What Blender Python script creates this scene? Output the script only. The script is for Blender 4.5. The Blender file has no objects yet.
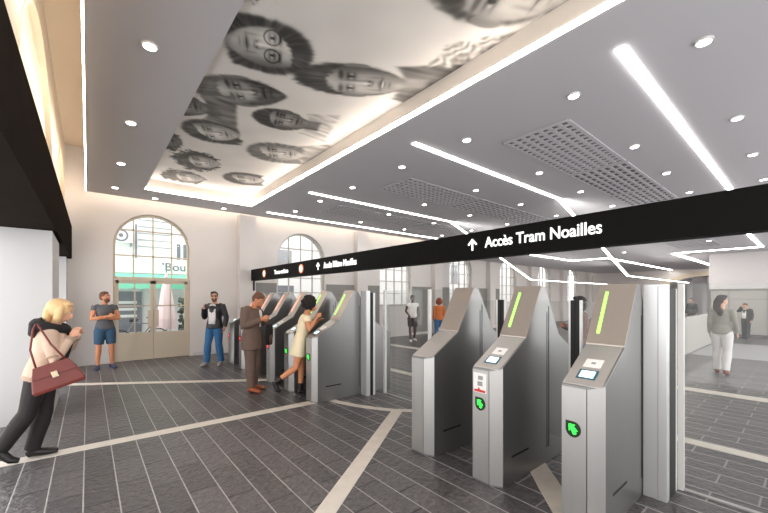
import bpy, bmesh, math, random
import numpy as np
from mathutils import Vector, Matrix, Euler, noise
random.seed(7)
SC = bpy.context.scene
COL = SC.collection
V = Vector
PI = math.pi
# ------------------------------------------------------------------ helpers
def link(o):
    COL.objects.link(o); return o
def tag(o, label=None, cat=None, group=None, kind=None):
    if label: o['label'] = label
    if cat: o['category'] = cat
    if group: o['group'] = group
    if kind: o['kind'] = kind
    return o
def empty(name, loc=(0, 0, 0), rz=0, label=None, cat=None, group=None):
    o = bpy.data.objects.new(name, None); o.location = loc; o.rotation_euler = (0, 0, rz)
    o.empty_display_size = .1
    return tag(link(o), label, cat, group)
def obj(name, bm, mat, parent=None, smooth=False, bevel=0, kind=None):
    bmesh.ops.recalc_face_normals(bm, faces=bm.faces)
    me = bpy.data.meshes.new(name); bm.to_mesh(me); bm.free()
    for m in (mat if isinstance(mat, (list, tuple)) else [mat]): me.materials.append(m)
    if smooth:
        for p in me.polygons: p.use_smooth = True
    o = bpy.data.objects.new(name, me); link(o)
    if parent: o.parent = parent
    if bevel:
        b = o.modifiers.new('bevel', 'BEVEL'); b.width = bevel; b.segments = 2; b.limit_method = 'ANGLE'; b.angle_limit = .6
    if kind: o['kind'] = kind
    return o
def BM(): return bmesh.new()
def box(bm, x0, x1, y0, y1, z0, z1, mi=0):
    vs = [bm.verts.new((x, y, z)) for x in (x0, x1) for y in (y0, y1) for z in (z0, z1)]
    for q in ((0, 1, 3, 2), (4, 6, 7, 5), (0, 4, 5, 1), (2, 3, 7, 6), (0, 2, 6, 4), (1, 5, 7, 3)):
        f = bm.faces.new([vs[i] for i in q]); f.material_index = mi
    return bm
def bx(*a): return box(BM(), *a)
def prism(bm, pts, d):
    """closed polygon pts (3d) extruded along vector d"""
    d = V(d); a = [bm.verts.new(V(p)) for p in pts]; b = [bm.verts.new(V(p) + d) for p in pts]
    bm.faces.new(a); bm.faces.new(b[::-1])
    n = len(a)
    for i in range(n): bm.faces.new((a[i], a[(i + 1) % n], b[(i + 1) % n], b[i]))
    return bm
def tube(bm, pts, rad, seg=14, ref=(1, 0, 0), cap=True):
    """lofted rings; rad items r or (ra along ref, rb)"""
    pts = [V(p) for p in pts]; ref = V(ref); rings = []
    n = len(pts)
    for i, p in enumerate(pts):
        T = (pts[min(i + 1, n - 1)] - pts[max(i - 1, 0)]).normalized()
        r = ref
        if abs(T.dot(r.normalized())) > .95: r = V((0, 1, 0)) if abs(T.y) < .9 else V((0, 0, 1))
        A = (r - T * r.dot(T)).normalized(); B = T.cross(A)
        ra, rb = rad[i] if isinstance(rad[i], (tuple, list)) else (rad[i], rad[i])
        rings.append([bm.verts.new(p + A * (ra * math.cos(2 * PI * k / seg)) + B * (rb * math.sin(2 * PI * k / seg))) for k in range(seg)])
    for a, b in zip(rings, rings[1:]):
        for k in range(seg): bm.faces.new((a[k], a[(k + 1) % seg], b[(k + 1) % seg], b[k]))
    if cap:
        bm.faces.new(rings[0][::-1]); bm.faces.new(rings[-1])
    return bm
def ball(bm, c, r, M=None, u=18, v=12):
    rx, ry, rz = r if isinstance(r, (tuple, list)) else (r, r, r)
    m = Matrix.Translation(V(c)) @ (M.to_4x4() if M else Matrix.Identity(4)) @ Matrix.Diagonal((rx, ry, rz, 1))
    return bmesh.ops.create_uvsphere(bm, u_segments=u, v_segments=v, radius=1, matrix=m)['verts']
def remesh(bm, voxel, smooth=2):
    bmesh.ops.recalc_face_normals(bm, faces=bm.faces)
    me = bpy.data.meshes.new('tmp'); bm.to_mesh(me); bm.free()
    o = bpy.data.objects.new('tmp', me); link(o)
    m = o.modifiers.new('r', 'REMESH'); m.mode = 'VOXEL'; m.voxel_size = voxel; m.use_smooth_shade = True
    if smooth:
        s = o.modifiers.new('s', 'SMOOTH'); s.iterations = smooth; s.factor = .5
    dg = bpy.context.evaluated_depsgraph_get()
    out = bpy.data.meshes.new_from_object(o.evaluated_get(dg))
    bpy.data.objects.remove(o); bpy.data.meshes.remove(me)
    b = BM(); b.from_mesh(out); bpy.data.meshes.remove(out)
    return b
def copy_tree(o, parent=None):
    c = o.copy(); COL.objects.link(c)
    if parent: c.parent = parent
    for ch in list(o.children): copy_tree(ch, c)
    return c
# ------------------------------------------------------------------ materials
def lin(c): return tuple((x / 12.92 if x <= .04045 else ((x + .055) / 1.055) ** 2.4) for x in [q / 255 for q in c]) + (1,)
def new_mat(name):
    m = bpy.data.materials.new(name); m.use_nodes = True
    nt = m.node_tree; return m, nt, nt.nodes['Principled BSDF']
def mat(name, rgb, rough=.5, metal=0, noise_amt=0, nscale=8, bump=0, bscale=40, spec=None, stretch=None):
    m, nt, p = new_mat(name); c = lin(rgb)
    p.inputs['Base Color'].default_value = c; p.inputs['Roughness'].default_value = rough; p.inputs['Metallic'].default_value = metal
    if spec is not None: p.inputs['Specular IOR Level'].default_value = spec
    if noise_amt or bump:
        tc = nt.nodes.new('ShaderNodeTexCoord'); mp = nt.nodes.new('ShaderNodeMapping')
        if stretch: mp.inputs['Scale'].default_value = stretch
        nt.links.new(tc.outputs['Object'], mp.inputs['Vector'])
    if noise_amt:
        nz = nt.nodes.new('ShaderNodeTexNoise'); nz.inputs['Scale'].default_value = nscale; nz.inputs['Detail'].default_value = 5
        mx = nt.nodes.new('ShaderNodeMix'); mx.data_type = 'RGBA'
        mx.inputs['A'].default_value = tuple(x * (1 - noise_amt) for x in c[:3]) + (1,)
        mx.inputs['B'].default_value = tuple(min(1, x * (1 + noise_amt)) for x in c[:3]) + (1,)
        nt.links.new(mp.outputs[0], nz.inputs['Vector']); nt.links.new(nz.outputs['Fac'], mx.inputs['Factor']); nt.links.new(mx.outputs['Result'], p.inputs['Base Color'])
    if bump:
        nb = nt.nodes.new('ShaderNodeTexNoise'); nb.inputs['Scale'].default_value = bscale; nb.inputs['Detail'].default_value = 4
        bp = nt.nodes.new('ShaderNodeBump'); bp.inputs['Strength'].default_value = bump; bp.inputs['Distance'].default_value = .02
        nt.links.new(mp.outputs[0], nb.inputs['Vector']); nt.links.new(nb.outputs['Fac'], bp.inputs['Height']); nt.links.new(bp.outputs[0], p.inputs['Normal'])
    return m
def emit(name, rgb, s):
    m, nt, p = new_mat(name); c = lin(rgb)
    p.inputs['Base Color'].default_value = c; p.inputs['Emission Color'].default_value = c; p.inputs['Emission Strength'].default_value = s
    return m
def glass_mat(name, tint, base=.10):
    m = bpy.data.materials.new(name); m.use_nodes = True; nt = m.node_tree; nt.nodes.clear()
    out = nt.nodes.new('ShaderNodeOutputMaterial'); tr = nt.nodes.new('ShaderNodeBsdfTransparent'); gl = nt.nodes.new('ShaderNodeBsdfGlossy')
    fr = nt.nodes.new('ShaderNodeLayerWeight'); fr.inputs['Blend'].default_value = .5
    pw = nt.nodes.new('ShaderNodeMath'); pw.operation = 'POWER'; pw.inputs[1].default_value = 5
    ad = nt.nodes.new('ShaderNodeMath'); ad.operation = 'MULTIPLY_ADD'; ad.inputs[1].default_value = .9; ad.inputs[2].default_value = base; ad.use_clamp = True
    mx = nt.nodes.new('ShaderNodeMixShader'); tr.inputs[0].default_value = tint + (1,); gl.inputs['Roughness'].default_value = .0
    gl.inputs['Color'].default_value = (.9, .9, .9, 1)
    L = nt.links.new
    L(fr.outputs['Facing'], pw.inputs[0]); L(pw.outputs[0], ad.inputs[0]); L(ad.outputs[0], mx.inputs[0]); L(tr.outputs[0], mx.inputs[1]); L(gl.outputs[0], mx.inputs[2]); L(mx.outputs[0], out.inputs[0])
    return m
M = {}
M['wall'] = mat('wall_plaster', (224, 219, 216), .8, noise_amt=.03, nscale=2, bump=.05, bscale=60)
M['wallbeige'] = mat('vault_plaster', (222, 208, 188), .8, noise_amt=.03, nscale=2)
M['pier'] = mat('pier_plaster', (192, 191, 191), .7)
M['panel'] = mat('ceiling_panel', (200, 198, 203), .7)
M['fascia'] = mat('cove_fascia', (226, 218, 208), .7)
M['black'] = mat('black_steel', (7, 7, 7), .6, spec=.12)
M['lintel'] = mat('black_lintel', (44, 39, 36), .65, noise_amt=.15, nscale=3, spec=.0)
M['rubber'] = mat('black_rubber', (16, 16, 17), .6)
M['void'] = mat('dark_void', (112, 110, 110), .8)
M['steel'] = mat('brushed_steel', (138, 137, 136), .3, .78, noise_amt=.05, nscale=30, bump=.02, bscale=60, stretch=(1, 1, .04))
M['steelface'] = mat('satin_steel', (182, 180, 178), .40, .9, noise_amt=.04, nscale=30, stretch=(1, 1, .05))
M['steelwarm'] = mat('satin_panel', (178, 170, 163), .4, .7)
M['whitemetal'] = mat('white_metal', (222, 221, 219), .35, .2)
M['greypanel'] = mat('pale_grey_panel', (206, 207, 208), .3, .5)
M['sandframe'] = mat('sand_joinery', (205, 192, 172), .5)
M['paleframe'] = mat('pale_frame', (196, 192, 186), .6)
M['stone'] = mat('pale_stone_band', (210, 202, 192), .55, noise_amt=.14, nscale=9, bump=.1)
M['lightfloor'] = mat('pale_floor', (170, 168, 170), .35, noise_amt=.05)
M['led'] = emit('led_white', (255, 252, 246), 9)
M['ledfar'] = emit('led_white_far', (255, 250, 242), 13)
M['cove'] = emit('cove_led', (255, 238, 216), 3.5)
M['covewall'] = emit('cove_wall_led', (255, 240, 222), 10.5)
M['covemural'] = emit('cove_mural_led', (255, 240, 226), 19)
M['lamp'] = emit('downlight_glow', (255, 250, 244), 9)
M['green'] = emit('green_led', (140, 255, 90), 1.3)
M['greenicon'] = emit('green_icon', (40, 240, 60), 1.6)
M['red'] = emit('red_led', (255, 150, 120), 1.6)
M['redicon'] = emit('red_icon', (255, 60, 50), 1.6)
M['screen'] = emit('screen_glow', (205, 240, 250), 1.0)
M['screenframe'] = mat('screen_frame', (40, 92, 108), .3)
M['letters'] = emit('letter_glow', (255, 255, 255), .62)
M['orange'] = emit('orange_roundel', (226, 140, 96), .35)
M['creamglow'] = emit('cream_roundel', (255, 236, 224), .6)
M['darkleaf'] = mat('dark_leaf', (14, 42, 16), .3)
M['white'] = mat('white_sticker', (238, 236, 234), .5)
M['redprint'] = mat('red_print', (205, 50, 44), .5)
M['greyprint'] = mat('grey_print', (150, 150, 152), .5)
M['glass'] = glass_mat('clear_glass', (.93, .94, .935), .022)
M['winglass'] = glass_mat('window_glass', (.97, .98, .98), .01)
M['wainscot'] = mat('grey_wainscot', (140, 138, 134), .6)
M['concrete'] = mat('panel_concrete', (184, 180, 174), .7, noise_amt=.05, nscale=3)
M['whitewall'] = mat('white_bulkhead', (214, 210, 210), .7)
# ------- dark slate floor: long courses along Y, staggered joints
def floor_mat():
    m, nt, p = new_mat('slate_floor'); N = nt.nodes.new; L = nt.links.new
    tc = N('ShaderNodeTexCoord'); mp = N('ShaderNodeMapping'); L(tc.outputs['Object'], mp.inputs['Vector'])
    mp.inputs['Rotation'].default_value = (0, 0, PI / 2); mp.inputs['Location'].default_value = (0, .03, 0)
    br = N('ShaderNodeTexBrick'); br.inputs['Scale'].default_value = 1; br.inputs['Brick Width'].default_value = .56; br.inputs['Row Height'].default_value = .2275
    br.inputs['Mortar Size'].default_value = .0075; br.inputs['Mortar Smooth'].default_value = .1; br.offset = .5
    br.inputs['Color1'].default_value = lin((69, 66, 67)); br.inputs['Color2'].default_value = lin((90, 86, 87)); br.inputs['Mortar'].default_value = lin((60, 58, 60))
    wob = N('ShaderNodeTexNoise'); wob.inputs['Scale'].default_value = 6; L(tc.outputs['Object'], wob.inputs['Vector'])
    wm = N('ShaderNodeMix'); wm.data_type = 'RGBA'; wm.blend_type = 'LINEAR_LIGHT'; wm.inputs['Factor'].default_value = .012
    L(mp.outputs[0], wm.inputs['A']); L(wob.outputs['Color'], wm.inputs['B']); L(mp.outputs[0], br.inputs['Vector'])
    sx = N('ShaderNodeSeparateXYZ'); L(tc.outputs['Object'], sx.inputs[0])
    def mth(op, a, b=None):
        n = N('ShaderNodeMath'); n.operation = op
        L(a, n.inputs[0])
        if b is not None: n.inputs[1].default_value = b
        return n.outputs[0]
    pp = mth('ABSOLUTE', mth('SUBTRACT', mth('FRACT', mth('DIVIDE', mth('ADD', sx.outputs[0], .03 + .11375 + 22.75), .2275)), .5))
    ln = N('ShaderNodeMapRange'); ln.inputs['From Min'].default_value = .028; ln.inputs['From Max'].default_value = .014; L(pp, ln.inputs['Value'])
    n1 = N('ShaderNodeTexNoise'); n1.inputs['Scale'].default_value = 24; n1.inputs['Detail'].default_value = 9; n1.inputs['Roughness'].default_value = .8
    L(tc.outputs['Object'], n1.inputs['Vector'])
    ov = N('ShaderNodeMix'); ov.data_type = 'RGBA'; ov.blend_type = 'OVERLAY'; ov.inputs['Factor'].default_value = .75
    L(br.outputs['Color'], ov.inputs['A']);     bw = N('ShaderNodeMapRange'); bw.inputs['From Min'].default_value = .34; bw.inputs['From Max'].default_value = .66; bw.inputs['To Min'].default_value = .12; bw.inputs['To Max'].default_value = .88; L(n1.outputs['Fac'], bw.inputs[0])
    rgb = N('ShaderNodeCombineColor')
    for i in range(3): L(bw.outputs[0], rgb.inputs[i])
    L(rgb.outputs[0], ov.inputs['B'])
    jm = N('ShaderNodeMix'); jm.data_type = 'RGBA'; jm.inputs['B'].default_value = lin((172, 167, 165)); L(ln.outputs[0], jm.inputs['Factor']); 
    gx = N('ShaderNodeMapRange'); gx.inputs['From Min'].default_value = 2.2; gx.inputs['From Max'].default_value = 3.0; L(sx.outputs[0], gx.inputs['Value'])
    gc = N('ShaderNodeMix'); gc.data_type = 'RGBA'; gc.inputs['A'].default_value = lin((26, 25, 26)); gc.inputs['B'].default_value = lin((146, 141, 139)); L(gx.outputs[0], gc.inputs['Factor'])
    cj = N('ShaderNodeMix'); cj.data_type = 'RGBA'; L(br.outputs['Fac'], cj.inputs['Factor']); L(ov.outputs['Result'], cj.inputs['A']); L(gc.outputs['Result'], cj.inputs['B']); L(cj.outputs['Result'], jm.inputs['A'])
    L(jm.outputs['Result'], p.inputs['Base Color'])
    rr = N('ShaderNodeMapRange'); rr.inputs['To Min'].default_value = .2; rr.inputs['To Max'].default_value = .5; L(n1.outputs['Fac'], rr.inputs['Value']); L(rr.outputs[0], p.inputs['Roughness'])
    n2 = N('ShaderNodeTexNoise'); n2.inputs['Scale'].default_value = 17; n2.inputs['Detail'].default_value = 5; L(tc.outputs['Object'], n2.inputs['Vector'])
    sb = N('ShaderNodeMath'); sb.operation = 'MULTIPLY_ADD'; sb.inputs[1].default_value = -.6
    L(br.outputs['Fac'], sb.inputs[0]); L(n2.outputs['Fac'], sb.inputs[2])
    bp = N('ShaderNodeBump'); bp.inputs['Strength'].default_value = .55; bp.inputs['Distance'].default_value = .03; L(sb.outputs[0], bp.inputs['Height']); L(bp.outputs[0], p.inputs['Normal'])
    return m
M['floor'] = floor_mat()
#=====================================================================  SETTING
YB = 11.15                                   # back wall
def struct(name, bm, m, parent=None, bevel=0):
    o = obj(name, bm, m, parent, bevel=bevel)
    if not parent: o['kind'] = 'structure'
    return o
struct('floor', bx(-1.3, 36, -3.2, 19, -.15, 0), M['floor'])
# ---- pale stone bands inlaid in the floor
def ribbon(pts, w, z=.004):
    bm = BM(); pts = [V((p[0], p[1], 0)) for p in pts]; L_, R_ = [], []
    for i, p in enumerate(pts):
        t = (pts[min(i + 1, len(pts) - 1)] - pts[max(i - 1, 0)]).normalized(); n = V((-t.y, t.x, 0)) * w / 2
        L_.append((p + n)); R_.append((p - n))
    prism(bm, [(q.x, q.y, -.01) for q in L_] + [(q.x, q.y, -.01) for q in R_[::-1]], (0, 0, .01 + z))
    return bm
struct('trim_1', ribbon([(-1.25, 5.13), (2.75, 5.02)], .17), M['stone'])
struct('trim_2', ribbon([(-.36, 9.02), (2.9, 6.86)], .17), M['stone'])
struct('trim_3', ribbon([(-.3, 1.2), (1.40, 2.39), (3.42, 3.84)], .16, .0045), M['stone'])
arc = [(3.0, 5.0)] + [(3.78 - 1.02 * math.cos(a), 4.72 - 1.0 * math.sin(a)) for a in [i * PI / 2 / 12 for i in range(13)]][1:] + [(4.4, 3.70)]
struct('trim_4', ribbon([(2.98, 5.1), (3.02, 4.78), (3.14, 4.43), (3.28, 4.14), (3.42, 3.92), (3.62, 3.72), (3.9, 3.55)], .11, .005), M['stone'])
struct('trim_6', ribbon([(3.45, 1.80), (2.45, .88)], .2, .006), M['stone'])
struct('trim_7', ribbon([(5.3, -1.9), (5.3, 10.8)], .18), M['stone'])
struct('trim_8', ribbon([(8.4, -1.9), (8.0, 10.8)], .3), M['stone'])
struct('trim_9', bx(13.4, 17.6, -1.9, 2.3, -.01, .006), M['lightfloor'])
# ---- back wall with arched openings
def arch_wall(x0, x1, z1, ops, y, th, seg=22):
    """wall in the XZ plane facing -Y with arched openings (xc, half width, spring z, sill z)"""
    bm = BM()
    def quad(a, b, c, d): bm.faces.new([bm.verts.new(p) for p in (a, b, c, d)])
    def rect(xa, xb, za, zb):
        if xb - xa > 1e-4 and zb - za > 1e-4:
            for yy in (y, y + th): quad((xa, yy, za), (xb, yy, za), (xb, yy, zb), (xa, yy, zb))
    x = x0
    for xc, hw, zs, sill in ops:
        rect(x, xc - hw, 0, z1); rect(xc - hw, xc + hw, 0, sill)
        P = [(xc - hw * math.cos(PI * i / seg), zs + hw * math.sin(PI * i / seg)) for i in range(seg + 1)]
        for (xa, za), (xb, zb) in zip(P, P[1:]):
            for yy in (y, y + th): quad((xa, yy, za), (xb, yy, zb), (xb, yy, z1), (xa, yy, z1))
            quad((xa, y, za), (xb, y, zb), (xb, y + th, zb), (xa, y + th, za))
        for sx in (-1, 1): quad((xc + sx * hw, y, sill), (xc + sx * hw, y, zs), (xc + sx * hw, y + th, zs), (xc + sx * hw, y + th, sill))
        if sill > 0: quad((xc - hw, y, sill), (xc + hw, y, sill), (xc + hw, y + th, sill), (xc - hw, y + th, sill))
        x = xc + hw
    rect(x, x1, 0, z1)
    bmesh.ops.remove_doubles(bm, verts=bm.verts, dist=1e-5)
    return bm
WX = [1.337] + [5.63 + 4.28 * i for i in range(7)]
ops = [(1.337, .86, 2.96, 0)] + [(x, .88, 2.93, 1.3) for x in WX[1:]]
struct('wall_back', arch_wall(-2.2, 35, 5.25, ops, YB, .35), M['wall'])
def arch_frame(hw, zs, sill, w, y0, y1, xc, seg=22):
    bm = BM(); prev = None
    pts = [(-hw, sill)] + [(-hw * math.cos(PI * i / seg), zs + hw * math.sin(PI * i / seg)) for i in range(seg + 1)] + [(hw, sill)]
    inn = [(-hw + w, sill)] + [(-(hw - w) * math.cos(PI * i / seg), zs + (hw - w) * math.sin(PI * i / seg)) for i in range(seg + 1)] + [(hw - w, sill)]
    for (a, b), (c, d) in zip(zip(pts, inn), zip(pts[1:], inn[1:])):
        prism(bm, [(xc + a[0], y0, a[1]), (xc + c[0], y0, c[1]), (xc + d[0], y0, d[1]), (xc + b[0], y0, b[1])], (0, y1 - y0, 0))
    return bm
def arch_pane(hw, zs, sill, y, xc, seg=22):
    bm = BM()
    bm.faces.new([bm.verts.new((xc + a, y, b)) for a, b in [(-hw, sill)] + [(-hw * math.cos(PI * i / seg), zs + hw * math.sin(PI * i / seg)) for i in range(seg + 1)] + [(hw, sill)]])
    return bm
for i, xc in enumerate(WX):
    hw, zs = (.86, 2.96) if i == 0 else (.88, 2.93)
    sill = 2.1 if i == 0 else 1.3
    fm = M['sandframe'] if i == 0 else M['paleframe']
    fr = struct('window_%d' % (i + 1), arch_frame(hw - .003, zs, sill, .05, YB + .1, YB + .18, xc), fm)
    b = BM()
    for k in (-1, 0, 1):
        xx = k * hw * .5
        top = zs + math.sqrt(max(0, (hw - .03) ** 2 - xx * xx))
        box(b, xc + xx - .016, xc + xx + .016, YB + .11, YB + .16, sill, top)
    for z in ((2.72, 3.38) if i == 0 else (1.8, 2.3, 2.78, 3.28)):
        w_ = hw - .03 if z < zs else math.sqrt((hw - .03) ** 2 - (z - zs) ** 2)
        box(b, xc - w_, xc + w_, YB + .11, YB + .16, z - .016, z + .016)
    if i == 0: box(b, xc - hw + .004, xc + hw - .004, YB + .07, YB + .17, 2.08, 2.17)
    else: box(b, xc - hw + .004, xc + hw - .004, YB - .03, YB + .18, 1.304, 1.34)
    obj('muntin', b, fm, fr)
    obj('pane', arch_pane(hw - .03, zs, sill + .03, YB + .14, xc), M['winglass'], fr)
# the double door below the first arch
d = struct('door_1', bx(1.337 - .857, 1.337 - .80, YB + .08, YB + .18, 0.005, 2.08), M['sandframe'])
obj('jamb', bx(1.337 + .80, 1.337 + .857, YB + .08, YB + .18, 0.005, 2.08), M['sandframe'], d)
for s in (-1, 1):
    x0, x1 = (1.337 - .80, 1.337 - .004) if s < 0 else (1.337 + .004, 1.337 + .80)
    b = BM(); box(b, x0, x1, YB + .09, YB + .15, .01, .72)
    box(b, x0, x0 + .06, YB + .09, YB + .15, .72, 2.08); box(b, x1 - .06, x1, YB + .09, YB + .15, .72, 2.08)
    box(b, x0, x1, YB + .09, YB + .15, 2.0, 2.08); box(b, x0, x1, YB + .10, YB + .14, 1.40, 1.435)
    xm = (x0 + x1) / 2; box(b, xm - .015, xm + .015, YB + .10, YB + .14, .72, 2.0)
    leaf = obj('door_leaf', b, M['sandframe'], d)
    obj('pane', bx(x0 + .06, x1 - .06, YB + .118, YB + .122, .72, 2.0), M['winglass'], leaf)
    obj('push_plate', bx(1.337 + s * .068 - .055, 1.337 + s * .068 + .055, YB + .06, YB + .088, .86, 1.3), M['sandframe'], leaf)
# grey wainscot panels between the windows, pilasters, baseboard
for k, (xa, xb) in enumerate([(3.99, 4.70), (6.56, 7.74), (8.26, 8.98), (10.84, 12.02), (12.54, 13.26), (15.1, 16.3), (16.8, 17.5), (19.4, 20.6)]):
    struct('trim_%d' % (k + 10), bx(xa, xb, YB - .05, YB - .002, .12, 2.1), M['wainscot'], bevel=.008)
for k in range(7):
    x = 3.71 + 4.28 * k
    struct('pilaster_%d' % (k + 1), bx(x - .24, x + .24, YB - .26, YB - .001, .001, 4.11), M['wall'])
struct('baseboard_back', bx(2.26, 3.46, YB - .02, YB - .001, .001, .1), M['whitewall'])
# ---- left side: upper wall with blind arches on a black lintel and white piers
def blind_wall():
    bm = BM(); x = -.42; seg = 24
    def quad(*p): bm.faces.new([bm.verts.new(q) for q in p])
    z0, z1 = 3.31, 5.25; y = -2.0
    for yc, r, zs in ((1.3, 1.85, 2.82), (5.62, 1.85, 2.82), (9.6, 1.3, 3.2)):
        a0 = math.asin(max(0, min(1, (z0 - zs) / r)))
        A = [a0 + (PI - 2 * a0) * i / seg for i in range(seg + 1)]
        P = [(yc - r * math.cos(a), zs + r * math.sin(a)) for a in A]
        if P[0][1] > z0 + .01: P = [(P[0][0], z0)] + P + [(P[-1][0], z0)]
        quad((x, y, z0), (x, P[0][0], z0), (x, P[0][0], z1), (x, y, z1))
        for (ya, za), (yb, zb) in zip(P, P[1:]):
            if yb - ya > 1e-6: quad((x, ya, za), (x, yb, zb), (x, yb, z1), (x, ya, z1))
            quad((x, ya, za), (x, yb, zb), (x - .05, yb, zb), (x - .05, ya, za))
        bm.faces.new([bm.verts.new((x - .05, a, b)) for a, b in P])
        # raised archivolt
        for (ya, za), (yb, zb) in zip(P, P[1:]):
            f = 1 + .035 / r
            pr = [(x, ya, za), (x, yb, zb), (x, yc + (yb - yc) * f, zs + (zb - zs) * f), (x, yc + (ya - yc) * f, zs + (za - zs) * f)]
            if min(q[2] for q in pr) > z0 - .05: prism(bm, pr, (.012, 0, 0))
        y = P[-1][0]
    quad((x, y, z0), (x, YB, z0), (x, YB, z1), (x, y, z1))
    quad((x - .6, -2, z0), (x - .6, YB, z0), (x - .6, YB, z1), (x - .6, -2, z1))
    return bm
struct('wall_left', blind_wall(), M['wallbeige'])
struct('lintel_beam', prism(BM(), [(-1.0, -2, 2.545), (-.40, -2, 2.545), (-.29, 11.1, 2.545), (-1.0, 11.1, 2.545)], (0, 0, .755)), M['lintel'])
struct('pier_1', bx(-.86, -.37, 6.56, 8.0, .001, 2.54), M['pier'])
struct('pier_2', bx(-.86, -.37, 10.55, 11.14, .001, 2.54), M['pier'])
# ---- vault and hung ceiling panel with the mural recess
struct('ceiling', bx(-1.1, 34, -2, YB + .3, 5.22, 5.4), M['wallbeige'])
ZC = 4.12
b = BM()
box(b, -.028, 1.0, -3.2, 10.85, ZC, 4.30); box(b, 1.0, 3.42, 9.78, 10.85, ZC, 4.30); box(b, 3.42, 11.6, -3.2, 10.85, ZC, 4.30)
struct('ceiling_panel', b, M['panel'])
b = BM()
prism(b, [(11.6, -2, ZC), (14.2, -2, 3.5), (34, -2, 3.5), (34, -2, 3.7), (14.2, -2, 3.7), (11.6, -2, 4.30)], (0, 12.85, 0))
struct('ceiling_far', b, M['panel'])
# cove fascia and light lines
struct('trim_20', bx(3.405, 3.425, -2, 9.775, ZC + .045, 4.42), M['fascia'])
struct('trim_21', bx(1.0, 3.405, 9.765, 9.785, ZC + .045, 4.42), M['fascia'])
def lamp(name, bm, m, label, cat, group=None):
    return tag(obj(name, bm, m), label, cat, group)
lamp('cove_light', bx(3.40, 3.424, -2, 9.745, ZC - .004, ZC + .045), M['covemural'], 'long warm light line along the gate side edge of the mural recess', 'light strip')
lamp('cove_light', bx(1.0, 3.43, 9.746, 9.78, ZC - .004, ZC + .045), M['covemural'], 'warm light line along the short far end of the mural recess', 'light strip')
lamp('cove_light', bx(-.046, -.0285, -2, 10.84, ZC, ZC + .10), M['covewall'], 'warm light line on the ceiling edge beside the blind arched wall', 'light strip')
lamp('cove_light', bx(0, 11.5, 10.851, 10.88, ZC + .06, ZC + .16), M['cove'], 'warm light line behind the ceiling edge above the arched windows', 'light strip')
#=====================================================================  CEILING FITTINGS
# ---- linear lights
def bar(pts, w=.085, t=.012):
    """bar lamp running through points lying in one vertical plane y = const, lower face on the points"""
    bm = BM(); y = pts[0][1]
    lo = [(x, y - w / 2, z) for x, yy, z in pts]; up = [(x, y - w / 2, z + t) for x, yy, z in pts[::-1]]
    return prism(bm, lo + up, (0, w, 0))
LL = 'linear ceiling lights'
zl = ZC - .016
lamp('ceiling_light_line', bar([(4.05, 1.235, zl), (11.55, 1.235, zl), (14.2, 1.235, 3.484), (19.1, 1.235, 3.484)], .085), M['led'], 'broad white light line crossing the ceiling nearest the right edge', 'linear light', LL)
lamp('ceiling_light_line', bx(18.95, 19.1, 1.33, 3.74, 3.484, 3.496), M['ledfar'], 'short white light line turning off the broad ceiling line far behind the sign', 'linear light', LL)
lamp('ceiling_light_line', bx(19.12, 30.8, 3.74, 3.9, 3.484, 3.496), M['ledfar'], 'far white light line running to the arch beside the white bulkhead', 'linear light', LL)
for y, lab in ((4.1, 'white light line bending down behind the tram access words of the sign'), (7.6, 'white light line bending down left of the arrow on the tram access sign')):
    lamp('ceiling_light_line', bar([(4.02, y, zl), (9.12, y, zl), (14.3, y, 2.37), (23.5, y, 2.37)], .075), M['led'], lab, 'linear light', LL)
lamp('ceiling_light_line', bar([(4.02, 10.17, zl), (11.5, 10.17, zl)], .075), M['led'], 'thin white light line along the ceiling closest to the arched windows', 'linear light', LL)
lamp('ceiling_light_line', bx(14.2, 18.9, 7.82, 7.95, 3.484, 3.496), M['ledfar'], 'thin far light line under the sign toward the small arched windows', 'linear light', LL)
lamp('ceiling_light_line', bx(18.9, 19.05, 6.18, 7.95, 3.484, 3.496), M['ledfar'], 'short far light line joining two parallel ones under the sign', 'linear light', LL)
lamp('ceiling_light_line', bx(19.07, 30.7, 6.18, 6.32, 3.484, 3.496), M['ledfar'], 'far light line ending above the arched opening behind the gates', 'linear light', LL)
# ---- downlights
def downlight(x, y, z, label, first=[None]):
    if first[0] is None:
        r = empty('downlight'); first[0] = r
        obj('trim_ring', tube(BM(), [(0, 0, -.012), (0, 0, .006)], [.07, .074], 24), M['whitemetal'], r)
        obj('diffuser', tube(BM(), [(0, 0, -.016), (0, 0, -.0121)], [.054, .057], 24), M['lamp'], r)
    else:
        r = copy_tree(first[0])
    r.location = (x, y, z - .0075); tag(r, label, 'downlight', 'round ceiling downlights')
    return r
DL = [(.467, y, 'recessed round downlight %s in the strip beside the blind arched wall' % t) for y, t in ((4.16, 'nearest the camera'), (6.16, 'second from the camera'), (8.16, 'third from the camera'), (10.03, 'closest to the arched door'))]
DL += [(1.29, 10.5, 'round downlight by the short end of the mural, above the arched door'), (2.9, 10.46, 'round downlight by the short end of the mural, above the leather jacket man')]
rows = [(.68, 'in the row right of the broad light line'), (1.88, 'in the row left of the broad light line'), (3.48, 'between the big vent row and the bent light line'), (4.98, 'between the bent light line and the middle vent row'), (6.62, 'on the window side of the middle vent row'), (8.07, 'beside the far vent row'), (9.5, 'in the row nearest the arched windows')]
cols = [(4.57, 'first from the mural'), (6.88, 'second from the mural'), (8.84, 'third from the mural'), (10.88, 'fourth from the mural')]
for y, tr in rows:
    for x, tc in cols: DL.append((x, y, 'downlight %s, %s' % (tc, tr)))
for i, (x, y, lab) in enumerate(DL): downlight(x, y, ZC, lab)
for x, y, lab in ((15.6, 2.2, 'small far downlight over the white parapet'), (17.0, 5.0, 'small far downlight left of the white bulkhead')): downlight(x, y, 3.5, lab)
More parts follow.
